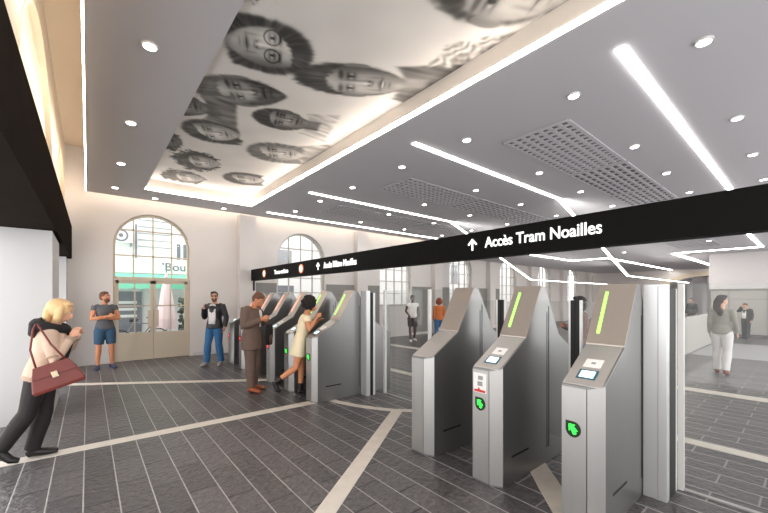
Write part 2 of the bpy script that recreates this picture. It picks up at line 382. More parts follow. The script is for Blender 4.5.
# ---- ceiling vents: lattice panels over a dark duct
def vent(x0, x1, y0, y1, z, label, ny=7, nx=16):
    r = empty('ceiling_vent', ((x0 + x1) / 2, (y0 + y1) / 2, z), 0, label, 'ceiling vent', 'lattice ceiling vents')
    dx, dy = (x1 - x0) / 2, (y1 - y0) / 2
    obj('duct_plate', bx(-dx, dx, -dy, dy, -.006, -.002), M['void'], r)
    b = BM()
    for k in range(ny + 1):
        y = -dy + 2 * dy * k / ny; box(b, -dx, dx, y - .028, y + .028, -.02, -.0065)
    for k in range(nx + 1):
        x = -dx + 2 * dx * k / nx; box(b, x - .032, x + .032, -dy, dy, -.0195, -.0066)
    obj('grille', b, M['panel'], r)
names = ['nearest the broad light line', 'in the middle row of vents', 'in the vent row nearest the windows']
for (y0, y1), nm in zip(((2.19, 3.16), (5.35, 6.32), (8.13, 9.1)), names):
    vent(5.13, 7.44, y0, y1, ZC, 'square-holed ceiling vent %s, first panel from the mural' % nm)
    vent(7.54, 9.75, y0, y1, ZC, 'slotted ceiling vent %s, second panel from the mural' % nm, 7, 9)
    vent(9.85, 11.5, y0, y1, ZC, 'slotted ceiling vent %s, third panel from the mural' % nm, 7, 7)
vent(14.6, 17.2, 2.1, 3.3, 3.5, 'small far ceiling vent above the white bulkhead')
#=====================================================================  MURAL
def mural_image(x0, x1, y0, y1, step):
    """grey values of the printed canvas: heads lying on their side, photographed in black and white"""
    nx, ny = int((x1 - x0) / step) + 1, int((y1 - y0) / step) + 1
    X, Y = np.meshgrid(np.linspace(x0, x1, nx), np.linspace(y0, y1, ny))
    def vnoise(a, b_, s):
        g = np.random.RandomState(s).rand(64, 64)
        ia, ib = np.floor(a).astype(int), np.floor(b_).astype(int); fa, fb = a - ia, b_ - ib
        fa = fa * fa * (3 - 2 * fa); fb = fb * fb * (3 - 2 * fb); g_ = lambda i, j: g[i % 64, j % 64]
        return g_(ia, ib) * (1 - fa) * (1 - fb) + g_(ia + 1, ib) * fa * (1 - fb) + g_(ia, ib + 1) * (1 - fa) * fb + g_(ia + 1, ib + 1) * fa * fb
    img = .86 + (vnoise(X * 3, Y * 3, 1) - .5) * .05
    sm = lambda d, w: 1 / (1 + np.exp(np.clip(d / w, -40, 40)))
    def face(cx, cy, up, L, W, hair=.12, skin=.66, style='short', glasses=False, beard=False, seed=0, turn=0., cloth=None, smile=False):
        nonlocal img
        u = np.array(up, float); u /= np.linalg.norm(u); r_ = np.array((u[1], -u[0]))
        a = ((X - cx) * r_[0] + (Y - cy) * r_[1]) / (W / 2); b = ((X - cx) * u[0] + (Y - cy) * u[1]) / (L / 2)
        near = ((np.abs(a) < 2.6) & (np.abs(b) < 2.6)).astype(float)
        n1 = vnoise(a * 3 + 20, b * 3 + 20, seed + 10); n2 = vnoise(a * 9 + 30, b * 9 + 30, seed + 20)
        def put(mask, val):
            nonlocal img
            mask = mask * near; img = img * (1 - mask) + val * mask
        E_ = lambda x, y, sx, sy, p=1.: np.exp(-((((a - turn * .22 * np.sqrt(np.clip(1 - x * x * .3, 0, 1))) - x) / sx) ** 2 + ((b - y) / sy) ** 2) ** p)
        pa = np.arctan2(a, b + .1)
        strand = vnoise(pa * 14 + 40, np.sqrt(a * a + b * b) * 1.5 + 10, seed + 5)
        tone_h = hair + .05 + .16 * strand * strand + .10 * E_(-.3, .75, .35, .2)
        if cloth is not None:
            put(sm(np.maximum(np.abs(a) - 1.25 + .5 * (b + 1), np.maximum(b + 1.0 - .25 * np.abs(a), -1.9 - b)) + (n1 - .5) * .1, .03), cloth + .22 * (vnoise(a * 5 + b * 2, b * 2, seed) - .5) - .1 * np.abs(np.sin(a * 5 + b * 2)))
            put(sm(np.maximum(np.abs(a) - .5, np.maximum(b + .7, -1.35 - b)), .03), skin * .72 + .1 * n1 - .25 * (a > .1) * np.clip(a, 0, 1))
        if style == 'long':
            put(sm(np.where(b > .05, np.hypot(a / 1.28, (b - .05) / 1.05) - 1, np.maximum(np.abs(a + .1 * b) - 1.28 + .2 * b * b, -1.05 - b + .3 * n1)) + (strand - .5) * .04, .03), tone_h)
        elif style == 'curly':
            put(sm(np.hypot(a / 1.45, (b - .22) / 1.1) - 1 + (n1 - .5) * .35 + (n2 - .5) * .25, .04), hair + .35 * n2 * n1 * 1.5)
        elif style == 'short':
            put(sm(np.hypot(a / 1.06, (b - .16) / 1.0) - 1 + (n2 - .5) * .08, .03), tone_h)
        for s in (-1, 1):
            if style in ('short', 'bald'): put(sm(np.hypot((a - s * .98) / .14, (b - .02) / .24) - 1, .06), skin * .75)
        wd = np.where(b < 0, 1 - .30 * b * b - .10 * b ** 4, 1 - .10 * b * b)
        fd = np.hypot(a / (.92 * wd), b / .98) - 1
        line = .56 - .28 * (a - turn * .2) ** 2 - (.25 * a if style == 'long' else 0)
        if style != 'bald': fd = np.maximum(fd, (b - line) * 1.3 + (n2 - .5) * .12)
        q = a - turn * .3
        tone = skin + .16 * E_(.30, -.02, .45, .3) + .10 * E_(-.45, -.05, .25, .25) + .15 * E_(0, .52, .5, .18) + .10 * E_(0, -.80, .25, .10)
        tone = tone - .34 * np.clip(np.abs(q) - .5, 0, 1) - .16 * np.clip(-q, 0, 1) - .10 * sm(b + .72, .06) + (n1 - .5) * .08 + (n2 - .5) * .03
        dk = np.zeros_like(X)
        for s in (-1, 1):
            dk += .22 * E_(s * .40, .13, .26, .12) + .30 * E_(s * .44, .30, .30, .05, 1.6) + .18 * E_(s * .40, .17, .22, .025) + .16 * E_(s * .40, .045, .22, .03)
            dk -= .22 * E_(s * .40, .105, .17, .04, 2)
            dk += .58 * E_(s * .40 + turn * .03, .11, .075, .052, 2.5) + .28 * E_(s * .13, -.245, .06, .035, 1.5) + .12 * E_(s * .20, -.20, .05, .08)
            dk += .12 * E_(s * .42, -.36, .05, .18)
            if glasses: dk += .5 * np.exp(-((np.hypot((a - turn * .2 - s * .43) / .33, (b - .11) / .185) - 1) / .09) ** 2)
        dk += .14 * E_(-.14, .0, .07, .26) - .12 * E_(.02, -.05, .05, .22) - .10 * E_(0, -.17, .08, .05) + .18 * E_(0, -.30, .18, .03)
        dk += .42 * E_(0, -.475, .34, .022) + .20 * E_(0, -.44, .26, .035) + .14 * E_(0, -.525, .24, .035) + .14 * E_(0, -.63, .22, .03)
        if smile: dk -= .40 * E_(0, -.49, .24, .03, 2)
        if beard: dk += .30 * sm(b + .34 - .35 * np.abs(a), .06) * (.6 + .6 * n2) - .15 * E_(0, -.5, .22, .07)
        put(sm(fd, .025), np.clip(tone - dk, .08, .95))
    face(2.82, 1.62, (-1, .5), 1.40, 1.05, skin=.64, hair=.16, seed=1, cloth=.42, turn=.5)
    face(1.52, 3.84, (1, -.40), .90, .70, skin=.72, style='long', hair=.14, glasses=True, seed=2, turn=.5)
    face(2.62, 3.70, (-1, .62), 1.34, .62, skin=.62, hair=.12, seed=3, cloth=.40, turn=.4, smile=True)
    face(1.60, 4.86, (-1, .55), 1.12, .66, skin=.60, style='short', hair=.3, beard=True, seed=4, turn=-.3)
    face(2.34, 5.24, (-1, .30), .80, .60, skin=.46, hair=.08, style='short', seed=5, cloth=.80, turn=-.6)
    face(1.60, 6.36, (-1, .45), .84, .68, skin=.74, style='long', hair=.16, seed=6, turn=.4)
    face(1.76, 7.92, (-1, .40), .74, .74, skin=.68, style='curly', hair=.08, seed=7, smile=True)
    face(2.78, 6.52, (-1, .50), 1.00, .74, skin=.66, style='long', hair=.30, seed=8, cloth=.62, turn=-.3)
    face(1.74, 9.14, (-1, .35), .74, .66, skin=.66, style='curly', hair=.08, seed=9, smile=True)
    face(2.80, 8.42, (-1, .45), .84, .70, skin=.66, style='long', hair=.14, seed=11)
    face(1.02, 5.72, (-1, .3), .75, .62, skin=.5, style='short', hair=.1, seed=12, cloth=.5)
    face(1.00, 7.2, (-1, .3), .6, .7, skin=.4, style='curly', hair=.08, seed=13)
    face(1.02, 3.0, (-1, .3), .55, .45, skin=.4, style='curly', hair=.1, seed=14)
    # pale printed scarf at the edge of the recess
    n, n2 = vnoise(X * 9, Y * 9, 40), vnoise(X * 22, Y * 22, 41)
    mk = sm(np.hypot((X - 3.32 + .5 * (Y - 2.4)) / .20, (Y - 2.4) / .42) - 1 + (n - .5) * .7, .06); img = img * (1 - mk) + (.56 + .18 * n2 + .12 * np.sin(40 * X + 9 * n)) * mk
    return nx, ny, X, Y, np.clip(img, .06, .93)
def paint_mural(x0, x1, y0, y1, step):
    nx, ny, X, Y, img = mural_image(x0, x1, y0, y1, step)
    me = bpy.data.meshes.new('mural_canvas')
    idx = np.arange(nx * ny).reshape(ny, nx)
    vs = np.stack([X.ravel(), Y.ravel(), np.full(X.size, 4.38)], 1)
    fs = np.stack([idx[:-1, :-1].ravel(), idx[1:, :-1].ravel(), idx[1:, 1:].ravel(), idx[:-1, 1:].ravel()], 1)
    me.vertices.add(len(vs)); me.vertices.foreach_set('co', vs.ravel().astype(np.float32))
    me.loops.add(fs.size); me.loops.foreach_set('vertex_index', fs.ravel().astype(np.int32))
    me.polygons.add(len(fs)); me.polygons.foreach_set('loop_start', np.arange(0, fs.size, 4, dtype=np.int32))
    me.update(); me.validate()
    at_ = me.color_attributes.new('print', 'FLOAT_COLOR', 'POINT')
    g = img.ravel() ** 2.2
    at_.data.foreach_set('color', np.stack([g, g * .962, g * .915, np.ones_like(g)], 1).ravel().astype(np.float32))
    m, nt, p = new_mat('mural_print'); n = nt.nodes.new('ShaderNodeVertexColor'); n.layer_name = 'print'
    nt.links.new(n.outputs[0], p.inputs['Base Color']); p.inputs['Roughness'].default_value = .7
    me.materials.append(m)
    o = bpy.data.objects.new('ceiling_mural', me); link(o)
    return tag(o, 'black and white mural of portrait heads filling the ceiling recess', 'mural')
paint_mural(.96, 3.42, .2, 9.79, .0125)
#=====================================================================  TICKET GATES
def profile(x0):
    return [(x0, 0), (x0, 1.015), (3.125, 1.262), (3.42, 1.752), (3.50, 1.752), (3.795, 1.262), (6.92 - x0, 1.015), (6.92 - x0, 0)]
def gate_body(w):
    """housing: three layers along Y so that the camera side front corner is chamfered; y from 0 (near) to w"""
    bm = BM(); lay = []
    for y, x0 in ((0, 2.745), (.10, 2.69), (w, 2.69)):
        P = profile(2.69); P[0] = (x0, 0); P[1] = (x0, 1.015 + (x0 - 2.69) * .57)
        lay.append([bm.verts.new((a, y, b)) for a, b in P])
    for A, B in zip(lay, lay[1:]):
        for i in range(len(A)): bm.faces.new((A[i], A[(i + 1) % 8], B[(i + 1) % 8], B[i]))
    bm.faces.new(lay[0]); bm.faces.new(lay[-1][::-1])
    return bm
def on_slope(bm, xa, xb, ya, yb, z_at, t0, t1):
    """thin slab lying on a slope z_at(x)"""
    pts = [(xa, z_at(xa) + t0), (xb, z_at(xb) + t0), (xb, z_at(xb) + t1), (xa, z_at(xa) + t1)]
    return prism(bm, [(a, ya, b) for a, b in pts], (0, yb - ya, 0))
reader = lambda x: 1.015 + (x - 2.69) * (1.262 - 1.015) / (3.125 - 2.69)
steep = lambda x: 1.262 + (x - 3.125) * (1.752 - 1.262) / (3.42 - 3.125)
def leaf_icon(x, yc, zc, s, arrow):
    """leaf shaped badge with an arrow to the upper left, on a plane facing -X; returns (leaf, arrow)"""
    a = []
    for k in range(25):
        t = PI - PI * 1.5 * k / 24 * 1.0
        a.append((math.cos(t), math.sin(t)))
    pts = [(-1, 1)] + [(math.cos(t), math.sin(t)) for t in [PI / 2 - 1.5 * PI * k / 24 for k in range(25)]]
    to3 = lambda p, d: (x - d, yc - p[0] * s, zc + p[1] * s * 1.1)
    lf = prism(BM(), [to3(p, 0) for p in pts], (-.004, 0, 0))
    ar = [(-.55, .62), (.30, .62), (.06, .36), (.62, -.10), (.36, -.16), (.42, -.52), (.12, -.62), (-.10, -.44), (-.20, .02), (-.52, -.26)]
    a1 = prism(BM(), [to3(p, .0042) for p in ar], (-.003, 0, 0))
    return lf, a1
FACE = .08
def gate(y0, label, led='green', icon='green', card=True, sticker=False, end_panel=False, wing=True, w=.275, group='ticket gates'):
    r = empty('ticket_gate', (0, y0, 0), 0, label, 'ticket gate', group)
    obj('housing', gate_body(w), M['steel'], r, bevel=.004)
    obj('front_cover', bx(2.684, 2.6895, .104, w - .004, .02, 1.0), M['steelface'], r)
    b = prism(BM(), [(2.6895, .099, .02), (2.743, .002, .02), (2.743, .002, 1.03), (2.6895, .099, 1.0)], (-.005, -.003, 0))
    obj('corner_cover', b, M['steelface'], r)
    obj('reader_top', on_slope(BM(), 2.70, 3.12, .012, w - .004, reader, .0005, .006), M['steelface'], r)
    obj('display_panel', on_slope(BM(), 3.128, 3.417, .001, w - .001, steep, .0005, .012), M['steelwarm'], r)
    if led: obj('led_bar', on_slope(BM(), 3.175, 3.375, w - .085, w - .062, steep, .0125, .017), M[led], r)
    if card:
        sc = obj('screen', on_slope(BM(), 2.755, 2.845, .075, .205, reader, .0065, .010), M['screenframe'], r, bevel=.002)
        obj('screen_glass', on_slope(BM(), 2.768, 2.832, .092, .188, reader, .0101, .0115), M['screen'], sc)
        pl = obj('card_reader', on_slope(BM(), 2.875, 2.96, .08, .20, reader, .0065, .009), M['white'], r)
        obj('card_symbol', on_slope(BM(), 2.907, 2.928, .125, .155, reader, .0091, .0098), M['greyprint'], pl)
    if icon:
        lf, ar = leaf_icon(2.6838, (.104 + w) / 2, .70, .052, 0)
        l = obj('badge', lf, M['darkleaf'] if icon == 'green' else M['rubber'], r)
        obj('arrow_mark', ar, M[icon + 'icon'], l)
    if sticker:
        st = obj('sticker', bx(2.681, 2.6838, .125, w - .015, .80, .975), M['white'], r)
        obj('red_mark', prism(BM(), [(2.6808, w - .025, .805), (2.6808, .135, .805), (2.6808, .135, .825), (2.6808, .19, .828), (2.6808, .2, .85), (2.6808, .215, .828), (2.6808, w - .025, .825)], (-.002, 0, 0)), M['redprint'], st)
        b = BM(); box(b, 2.6790, 2.6808, .165, .215, .86, .90); box(b, 2.6790, 2.6808, .16, .21, .915, .95)
        obj('sticker_print', b, M['greyprint'], st)
    # slots the wings slide out of, kick slit
    b = BM(); box(b, 3.562, 3.574, -.0025, .001, .15, 1.56); obj('wing_slot', b, M['rubber'], r)
    b = BM(); box(b, 3.526, 3.534, -.0025, .001, .15, 1.50); obj('wing_slot', b, M['rubber'], r)
    obj('kick_slit', bx(2.88, 3.17, -.002, .001, .228, .246), M['rubber'], r)
    def glass_wing(a, s):
        f = lambda p, q: (min(a + s * p, a + s * q), max(a + s * p, a + s * q))
        g = obj('glass_wing', bx(3.562, 3.574, *f(.003, .198), .28, 1.61), M['glass'], r)
        obj('edge_strip', bx(3.552, 3.584, *f(.199, .217), .28, 1.62), M['whitemetal'], g)
        obj('edge_seal', bx(3.552, 3.584, *f(.2175, .254), .28, 1.62), M['rubber'], g)
    if wing in ('near', 'both'): glass_wing(0, -1)
    if wing in ('far', 'both'): glass_wing(w, 1)
    if end_panel:
        e = obj('end_panel', bx(3.56, 3.64, -.165, -.004, .0, 1.755), M['greypanel'], r, bevel=.004)
        obj('panel_groove', bx(3.558, 3.5598, -.108, -.104, .02, 1.74), M['greyprint'], e)
        obj('dark_seal', bx(3.645, end_panel, -.165, -.12, .0, 1.72), M['rubber'], e)
        obj('edge_post', bx(end_panel + .001, end_panel + .045, -.165, -.13, .0, 1.72), M['whitemetal'], e)
    return r
gate(.917, 'nearest steel ticket gate, with a green arrow badge and no sticker', end_panel=3.84, wing='far')
gate(1.707, 'middle steel ticket gate of the front three, with a white and red sticker', sticker=True, wing='both')
gate(2.497, 'plain steel ticket gate without light bar or badge', led=None, icon=None, card=False, wing='near')
gate(4.915, 'steel gate the woman in the cream dress leans on', end_panel=3.70, wing='far')
fars = [(5.74, 'green', 'steel gate just behind the woman in the cream dress', 'both'), (6.565, 'red', 'steel gate right of the man in the brown suit, red light bar', 'both'), (7.39, 'red', 'steel gate directly behind the man in the brown suit', 'both'),
        (8.215, 'red', 'steel gate second from the far end of the row', 'both'), (9.04, 'red', 'steel gate at the far end, beside the man in the black jacket', 'near')]
for y, c, lab, wg in fars: gate(y, lab, led=c, icon=c, wing=wg)
# ---- fixed glass screens closing the line between and beside the gates
def screen(y0, y1, label, posts):
    r = empty('glass_screen', (3.92, y0, 0), 0, label, 'glass screen', 'fixed glass screens in the gate line')
    obj('pane', bx(-.006, .006, 0.02, y1 - y0 - .02, .014, 1.76), M['glass'], r)
    obj('base_rail', bx(-.02, .02, .02, y1 - y0 - .02, .0, .014), M['steelface'], r)
    for y in posts:
        obj('post', bx(-.022, .022, y - .02, y + .02, 0, 1.765), M['whitemetal'], r)
screen(-1.9, .76, 'clear glass screen right of the nearest gate, with a white end post', [2.63])
screen(2.80, 4.735, 'clear glass screen between the two groups of gates', [.86, 1.90])
screen(9.33, 10.86, 'clear glass screen between the last gate and the back wall', [.04, 1.48])
#=====================================================================  OVERHEAD SIGN
def text_bm(s, w=None, h=None):
    """text mesh in the XY plane, left bottom at 0; scaled to width w"""
    cu = bpy.data.curves.new('t', 'FONT'); cu.body = s; cu.size = 1; cu.extrude = .0; cu.resolution_u = 6; cu.offset = .008
    o = bpy.data.objects.new('t', cu); link(o); bpy.context.view_layer.update()
    me = bpy.data.meshes.new_from_object(o.evaluated_get(bpy.context.evaluated_depsgraph_get()))
    bpy.data.objects.remove(o); bpy.data.curves.remove(cu)
    b = BM(); b.from_mesh(me); bpy.data.meshes.remove(me)
    xs = [v.co.x for v in b.verts]; ys = [v.co.y for v in b.verts]; x0, x1 = min(xs), max(xs)
    s_ = w / (x1 - x0) if w else h / max(ys)
    sy = (h / max(ys)) if h else s_
    for v in b.verts: v.co = V(((v.co.x - x0) * s_, v.co.y * sy, 0))
    ex = bmesh.ops.extrude_face_region(b, geom=list(b.faces))
    for g in ex['geom']:
        if isinstance(g, bmesh.types.BMVert): g.co.z += .012
    return b
TS = Matrix(((0, 0, -1, 0), (-1, 0, 0, 0), (0, 1, 0, 0), (0, 0, 0, 1)))        # text plane facing -X
def place(b, M4): bmesh.ops.transform(b, matrix=M4, verts=b.verts); return b
XS = 3.80
sg = empty('overhead_sign', (XS, 0, 2.14), 0, 'long black overhead sign beam with white lettering above the ticket gates', 'sign')
obj('beam_casing', bx(0, .16, -1.95, 10.88, 0, .335), M['black'], sg)
def arrow_up(y, z, s):
    b = BM(); t = .13
    f = lambda p: (-.001, y - p[0] * s, z + p[1] * s)
    prism(b, [f(p) for p in ((-t / 2, 0), (t / 2, 0), (t / 2, .86), (-t / 2, .86))], (-.012, 0, 0))
    for q in (-1, 1):
        prism(b, [f(p) for p in ((0, 1.0), (0, .80), (q * .36, .44), (q * .46, .54))], (-.0121, 0, 0))
    return b
def roundel(y, z, r):
    return tube(BM(), [(-.001, y, z), (-.012, y, z)], [r, r], 24, ref=(0, 1, 0))
obj('arrow', arrow_up(2.80, .105, .15), M['letters'], sg)
obj('lettering', place(text_bm('Accès Tram Noailles', w=1.31, h=.125), Matrix.Translation((-.001, 2.612, .125)) @ TS), M['letters'], sg)
obj('arrow', arrow_up(6.79, .09, .16), M['letters'], sg)
obj('lettering', place(text_bm('Accès Métro Noailles', w=1.18, h=.125), Matrix.Translation((-.001, 6.55, .11)) @ TS), M['letters'], sg)
obj('lettering', place(text_bm('Tram-métro', w=.84, h=.11), Matrix.Translation((-.001, 9.12, .11)) @ TS), M['letters'], sg)
for y in (9.83, 7.58):
    rr = obj('roundel', roundel(y, .165, .105), M['orange'], sg)
    obj('roundel_centre', tube(BM(), [(-.0125, y, .165), (-.014, y, .165)], [.075, .075], 24, ref=(0, 1, 0)), M['creamglow'], rr)
obj('hanger', bx(.06, .10, 10.86, 10.885, -.30, .0), M['black'], sg)
#=====================================================================  FAR END BEHIND THE GATES
XE = 31
b = BM(); seg = 20; yc, hw, rise, zs = 4.1, 2.7, 1.0, 2.05
P = [(yc - hw * math.cos(PI * i / seg), zs + rise * math.sin(PI * i / seg)) for i in range(seg + 1)]
def q4(*p): b.faces.new([b.verts.new(k) for k in p])
q4((XE, -2, 0), (XE, yc - hw, 0), (XE, yc - hw, 3.6), (XE, -2, 3.6)); q4((XE, yc + hw, 0), (XE, 12, 0), (XE, 12, 3.6), (XE, yc + hw, 3.6))
for (ya, za), (yb, zb) in zip(P, P[1:]):
    q4((XE, ya, za), (XE, yb, zb), (XE, yb, 3.6), (XE, ya, 3.6)); q4((XE, ya, za), (XE, yb, zb), (XE + 1.2, yb, zb), (XE + 1.2, ya, za))
q4((XE, yc - hw, 0), (XE + 1.2, yc - hw, 0), (XE + 1.2, yc - hw, zs), (XE, yc - hw, zs)); q4((XE, yc + hw, 0), (XE + 1.2, yc + hw, 0), (XE + 1.2, yc + hw, zs), (XE, yc + hw, zs))
struct('wall_end', b, M['wall'])
b = BM()
for (ya, za), (yb, zb) in zip(P, P[1:]):
    f = 1.16
    prism(b, [(XE - .08, ya, za), (XE - .08, yb, zb), (XE - .08, yc + (yb - yc) * 1.13, zs + (zb - zs) * 1.3), (XE - .08, yc + (ya - yc) * 1.13, zs + (za - zs) * 1.3)], (.079, 0, 0))
struct('arch_surround', b, M['wallbeige'])
struct('wall_vestibule', bx(34.5, 34.7, -2, 11, 0, 3.6), M['whitewall'])
for k, y in enumerate((2.5, 3.3, 4.1, 4.9, 5.7, 6.5)):
    struct('column_%d' % (k + 1), bx(33.0, 33.25, y - .12, y + .12, .001, 3.45), M['whitewall'])
# white bulkhead box with panelled lower wall
struct('wall_east', bx(20.8, 24.0, -2, 2.86, .001, 1.98), M['concrete'])
struct('bulkhead_beam', bx(20.7, 24.1, -2, 2.92, 1.985, 3.49), M['whitewall'])
b = BM()
for y in (-1.0, .1, 1.2, 2.3): box(b, 20.785, 20.799, y - .012, y + .012, .12, 1.97)
box(b, 20.786, 20.7995, -2, 2.86, 1.55, 1.57)
struct('trim_30', b, M['greyprint'])
struct('baseboard_east', bx(20.77, 20.798, -2, 2.86, .001, .12), M['void'])
struct('parapet_wall', bx(12.6, 20.6, 2.34, 2.5, .001, 1.05), M['concrete'], bevel=.01)
#=====================================================================  STREET OUTSIDE THE ARCHED DOOR
fa = empty('street_building', (0, 16.2, 0), 0, 'white rendered building across the street, seen through the arched door', 'building')
M['facade'] = mat('white_render', (240, 240, 238), .8)
M['facadegrey'] = mat('grey_mould', (170, 172, 176), .8)  # even grey of the shutter slats and facade windows
M['mint'] = mat('mint_canvas', (120, 214, 178), .7)
M['shop'] = mat('grey_shopfront', (120, 124, 132), .5)
M['pinkcanvas'] = mat('pink_canvas', (230, 208, 208), .7)
obj('wall', bx(-3, 34, 0, .4, 0, 8), M['facade'], fa)
b = BM()
for z in (3.55, 3.8, 4.05, 4.3, 4.55): box(b, 1.45, 2.5, -.03, -.001, z, z + .03)
obj('shutter', b, M['facadegrey'], fa)
for x in (2.72, 2.95): obj('window', bx(x, x + .12, -.03, -.001, 3.0, 3.75), M['shop'], fa)
for x in (4.9, 5.9, 6.9, 9.4, 11, 15.2, 19.5): obj('window', bx(x, x + .7, -.03, -.001, 2.6, 3.9), M['facadegrey'], fa)
for x in (5.2, 6.6, 10.0): obj('ground_floor_shop', bx(x, x + 1.1, -.04, -.001, 1.0, 2.2), M['shop'], fa)
obj('fascia_board', bx(.2, 3.3, -.12, -.001, 2.55, 3.12), M['white'], fa)
TX = Matrix(((1, 0, 0, 0), (0, 0, -1, 0), (0, 1, 0, 0), (0, 0, 0, 1)))         # text facing -Y
obj('fascia_lettering', place(text_bm('\u2019Bou', w=.80, h=.30), Matrix.Translation((2.2, -.121, 2.68)) @ TX), M['shop'], fa)
obj('shop_window', bx(.2, 1.55, -.06, -.001, .35, 1.85), M['shop'], fa)
b = BM()
for z in (.9, 1.15, 1.4): box(b, .4, 1.4, -.075, -.061, z, z + .1)
obj('shop_goods', b, M['facade'], fa)
obj('shop_sign', bx(.35, .85, -.09, -.077, 1.62, 1.8), M['redprint'], fa)
aw = empty('street_awning', (0, 16.07, 2.05), 0, 'mint green awning above the shop outside the arched door', 'awning')
obj('canopy', prism(BM(), [(-.5, -.0, .46), (-.5, -1.2, .14), (-.5, -1.2, .12), (-.5, -.0, .44)], (4.2, 0, 0)), M['mint'], aw)
b = BM()
for k in range(21): box(b, -.5 + k * .2 + .002, -.5 + k * .2 + .198, -1.21, -1.2, -.1 - .02 * (k % 2), .12)
obj('valance', b, M['mint'], aw)
for x in (-.45, 3.65): obj('arm', tube(BM(), [(x, -.02, -.3), (x, -1.18, .1)], [.015, .015], 8), M['greyprint'], aw)
ac = empty('air_conditioner', (.98, 16.07, 3.6), 0, 'air conditioner box on the white facade behind the arched window', 'air conditioner')
obj('casing', bx(-.3, .3, -.35, 0, 0, .5), M['white'], ac)
b = BM(); pts = [(-.08 + .19 * math.cos(2 * PI * k / 24), -.355, .25 + .19 * math.sin(2 * PI * k / 24)) for k in range(25)]
tube(b, pts, [.03] * 25, 8, ref=(0, 1, 0), cap=False); tube(b, [(-.08, -.351, .25), (-.08, -.36, .25)], [.07, .07], 16, ref=(1, 0, 0)); obj('fan_grille', b, M['shop'], ac)
obj('drain_pipe', bx(.36, .42, -.06, 0, -.5, .75), M['shop'], ac)
obj('bracket', bx(.2, .25, -.3, 0, -.1, -.001), M['shop'], ac)
pr = empty('market_parasol', (2.1, 14.4, 0), 0, 'closed pale pink parasol standing outside the arched door', 'parasol')
obj('pole', tube(BM(), [(0, 0, 0), (0, 0, 2.6)], [.025, .025], 10), M['greyprint'], pr)
obj('folded_canopy', tube(BM(), [(0, 0, .55), (0, 0, .9), (0, 0, 1.9), (0, 0, 2.5)], [.28, .30, .16, .03], 12), M['pinkcanvas'], pr)
obj('base', tube(BM(), [(0, 0, 0), (0, 0, .08)], [.3, .28], 16), M['shop'], pr)
pl = empty('planter', (2.72, 14.6, 0), 0, 'dark planter with shrubs outside the right door leaf', 'planter')
M['leafgreen'] = mat('shrub_green', (92, 104, 92), .8, noise_amt=.4, nscale=20)
obj('tub', bx(-.2, .2, -.2, .2, 0, .55), M['shop'], pl)
b = BM()
for k in range(60):
    c = V((random.uniform(-.2, .2), random.uniform(-.2, .2), random.uniform(.55, 1.6)))
    bmesh.ops.create_icosphere(b, subdivisions=1, radius=random.uniform(.04, .08), matrix=Matrix.Translation(c))
obj('foliage', b, M['leafgreen'], pl)
bk = empty('bicycle', (1.2, 13.2, 0), .25, 'dark bicycle parked outside the middle of the arched door', 'bicycle')
def ring(c, R, r, b, n=24):
    pts = [V((c[0] + R * math.cos(2 * PI * k / n), c[1], c[2] + R * math.sin(2 * PI * k / n))) for k in range(n + 1)]
    return tube(b, pts, [r] * (n + 1), 6, ref=(0, 1, 0), cap=False)
for x in (-.5, .5):
    wh = obj('wheel', ring((x, 0, .34), .32, .02, BM()), M['rubber'], bk)
    b = BM()
    for k in range(8): tube(b, [(x, 0, .34), (x + .31 * math.cos(k * PI / 4), 0, .34 + .31 * math.sin(k * PI / 4))], [.004, .004], 4)
    obj('spokes', b, M['greyprint'], wh)
b = BM()
for p, q in (((-.5, 0, .34), (-.12, 0, .85)), ((-.12, 0, .85), (.38, 0, .82)), ((.38, 0, .82), (-.02, 0, .32)), ((-.02, 0, .32), (-.5, 0, .34)), ((-.02, 0, .32), (-.14, 0, .92)), ((.5, 0, .34), (.36, 0, .95))): tube(b, [p, q], [.018, .018], 8)
obj('frame', b, M['shop'], bk)
obj('saddle', tube(BM(), [(-.26, 0, .95), (-.02, 0, .95)], [.06, .025], 8, ref=(0, 1, 0)), M['rubber'], bk)
obj('handlebar', tube(BM(), [(.30, -.25, 1.0), (.36, 0, .97), (.30, .25, 1.0)], [.015] * 3, 8), M['rubber'], bk)
#=====================================================================  PEOPLE
M['skin'] = mat('skin_light', (222, 168, 140), .55)
M['skintan'] = mat('skin_tan', (206, 138, 100), .55)
M['skindark'] = mat('skin_dark', (84, 58, 46), .55)
M['blond'] = mat('blond_hair', (218, 182, 132), .6, noise_amt=.2, nscale=40, stretch=(1, 1, .2))
M['brownhair'] = mat('brown_hair', (104, 66, 44), .6, noise_amt=.3, nscale=40)
M['darkhair'] = mat('dark_hair', (34, 24, 20), .6, noise_amt=.3, nscale=40)
M['blackhair'] = mat('black_hair', (26, 18, 18), .8, noise_amt=.4, nscale=30, bump=.6, bscale=60)
M['redhair'] = mat('red_hair', (150, 70, 44), .6, noise_amt=.3, nscale=40)
M['beigecloth'] = mat('beige_jacket', (200, 172, 152), .85, noise_amt=.14, nscale=7, bump=.7, bscale=9)
M['beigeseam'] = mat('beige_seam', (170, 146, 128), .85, bump=.3, bscale=20)
M['blackcloth'] = mat('black_cloth', (22, 20, 21), .85, noise_amt=.2, nscale=10, bump=.3, bscale=14)
M['blacktrousers'] = mat('black_trousers', (30, 22, 24), .75, noise_amt=.2, nscale=8, bump=.3, bscale=12)
M['leather'] = mat('black_leather', (24, 26, 32), .4, bump=.3, bscale=14)
M['greytee'] = mat('grey_tee', (92, 92, 96), .85, noise_amt=.08, bump=.25, bscale=14)
M['denimdark'] = mat('denim_short', (52, 84, 110), .85, noise_amt=.2, nscale=10, bump=.25, bscale=20)
M['denim'] = mat('blue_jeans', (54, 108, 156), .85, noise_amt=.25, nscale=8, bump=.25, bscale=20)
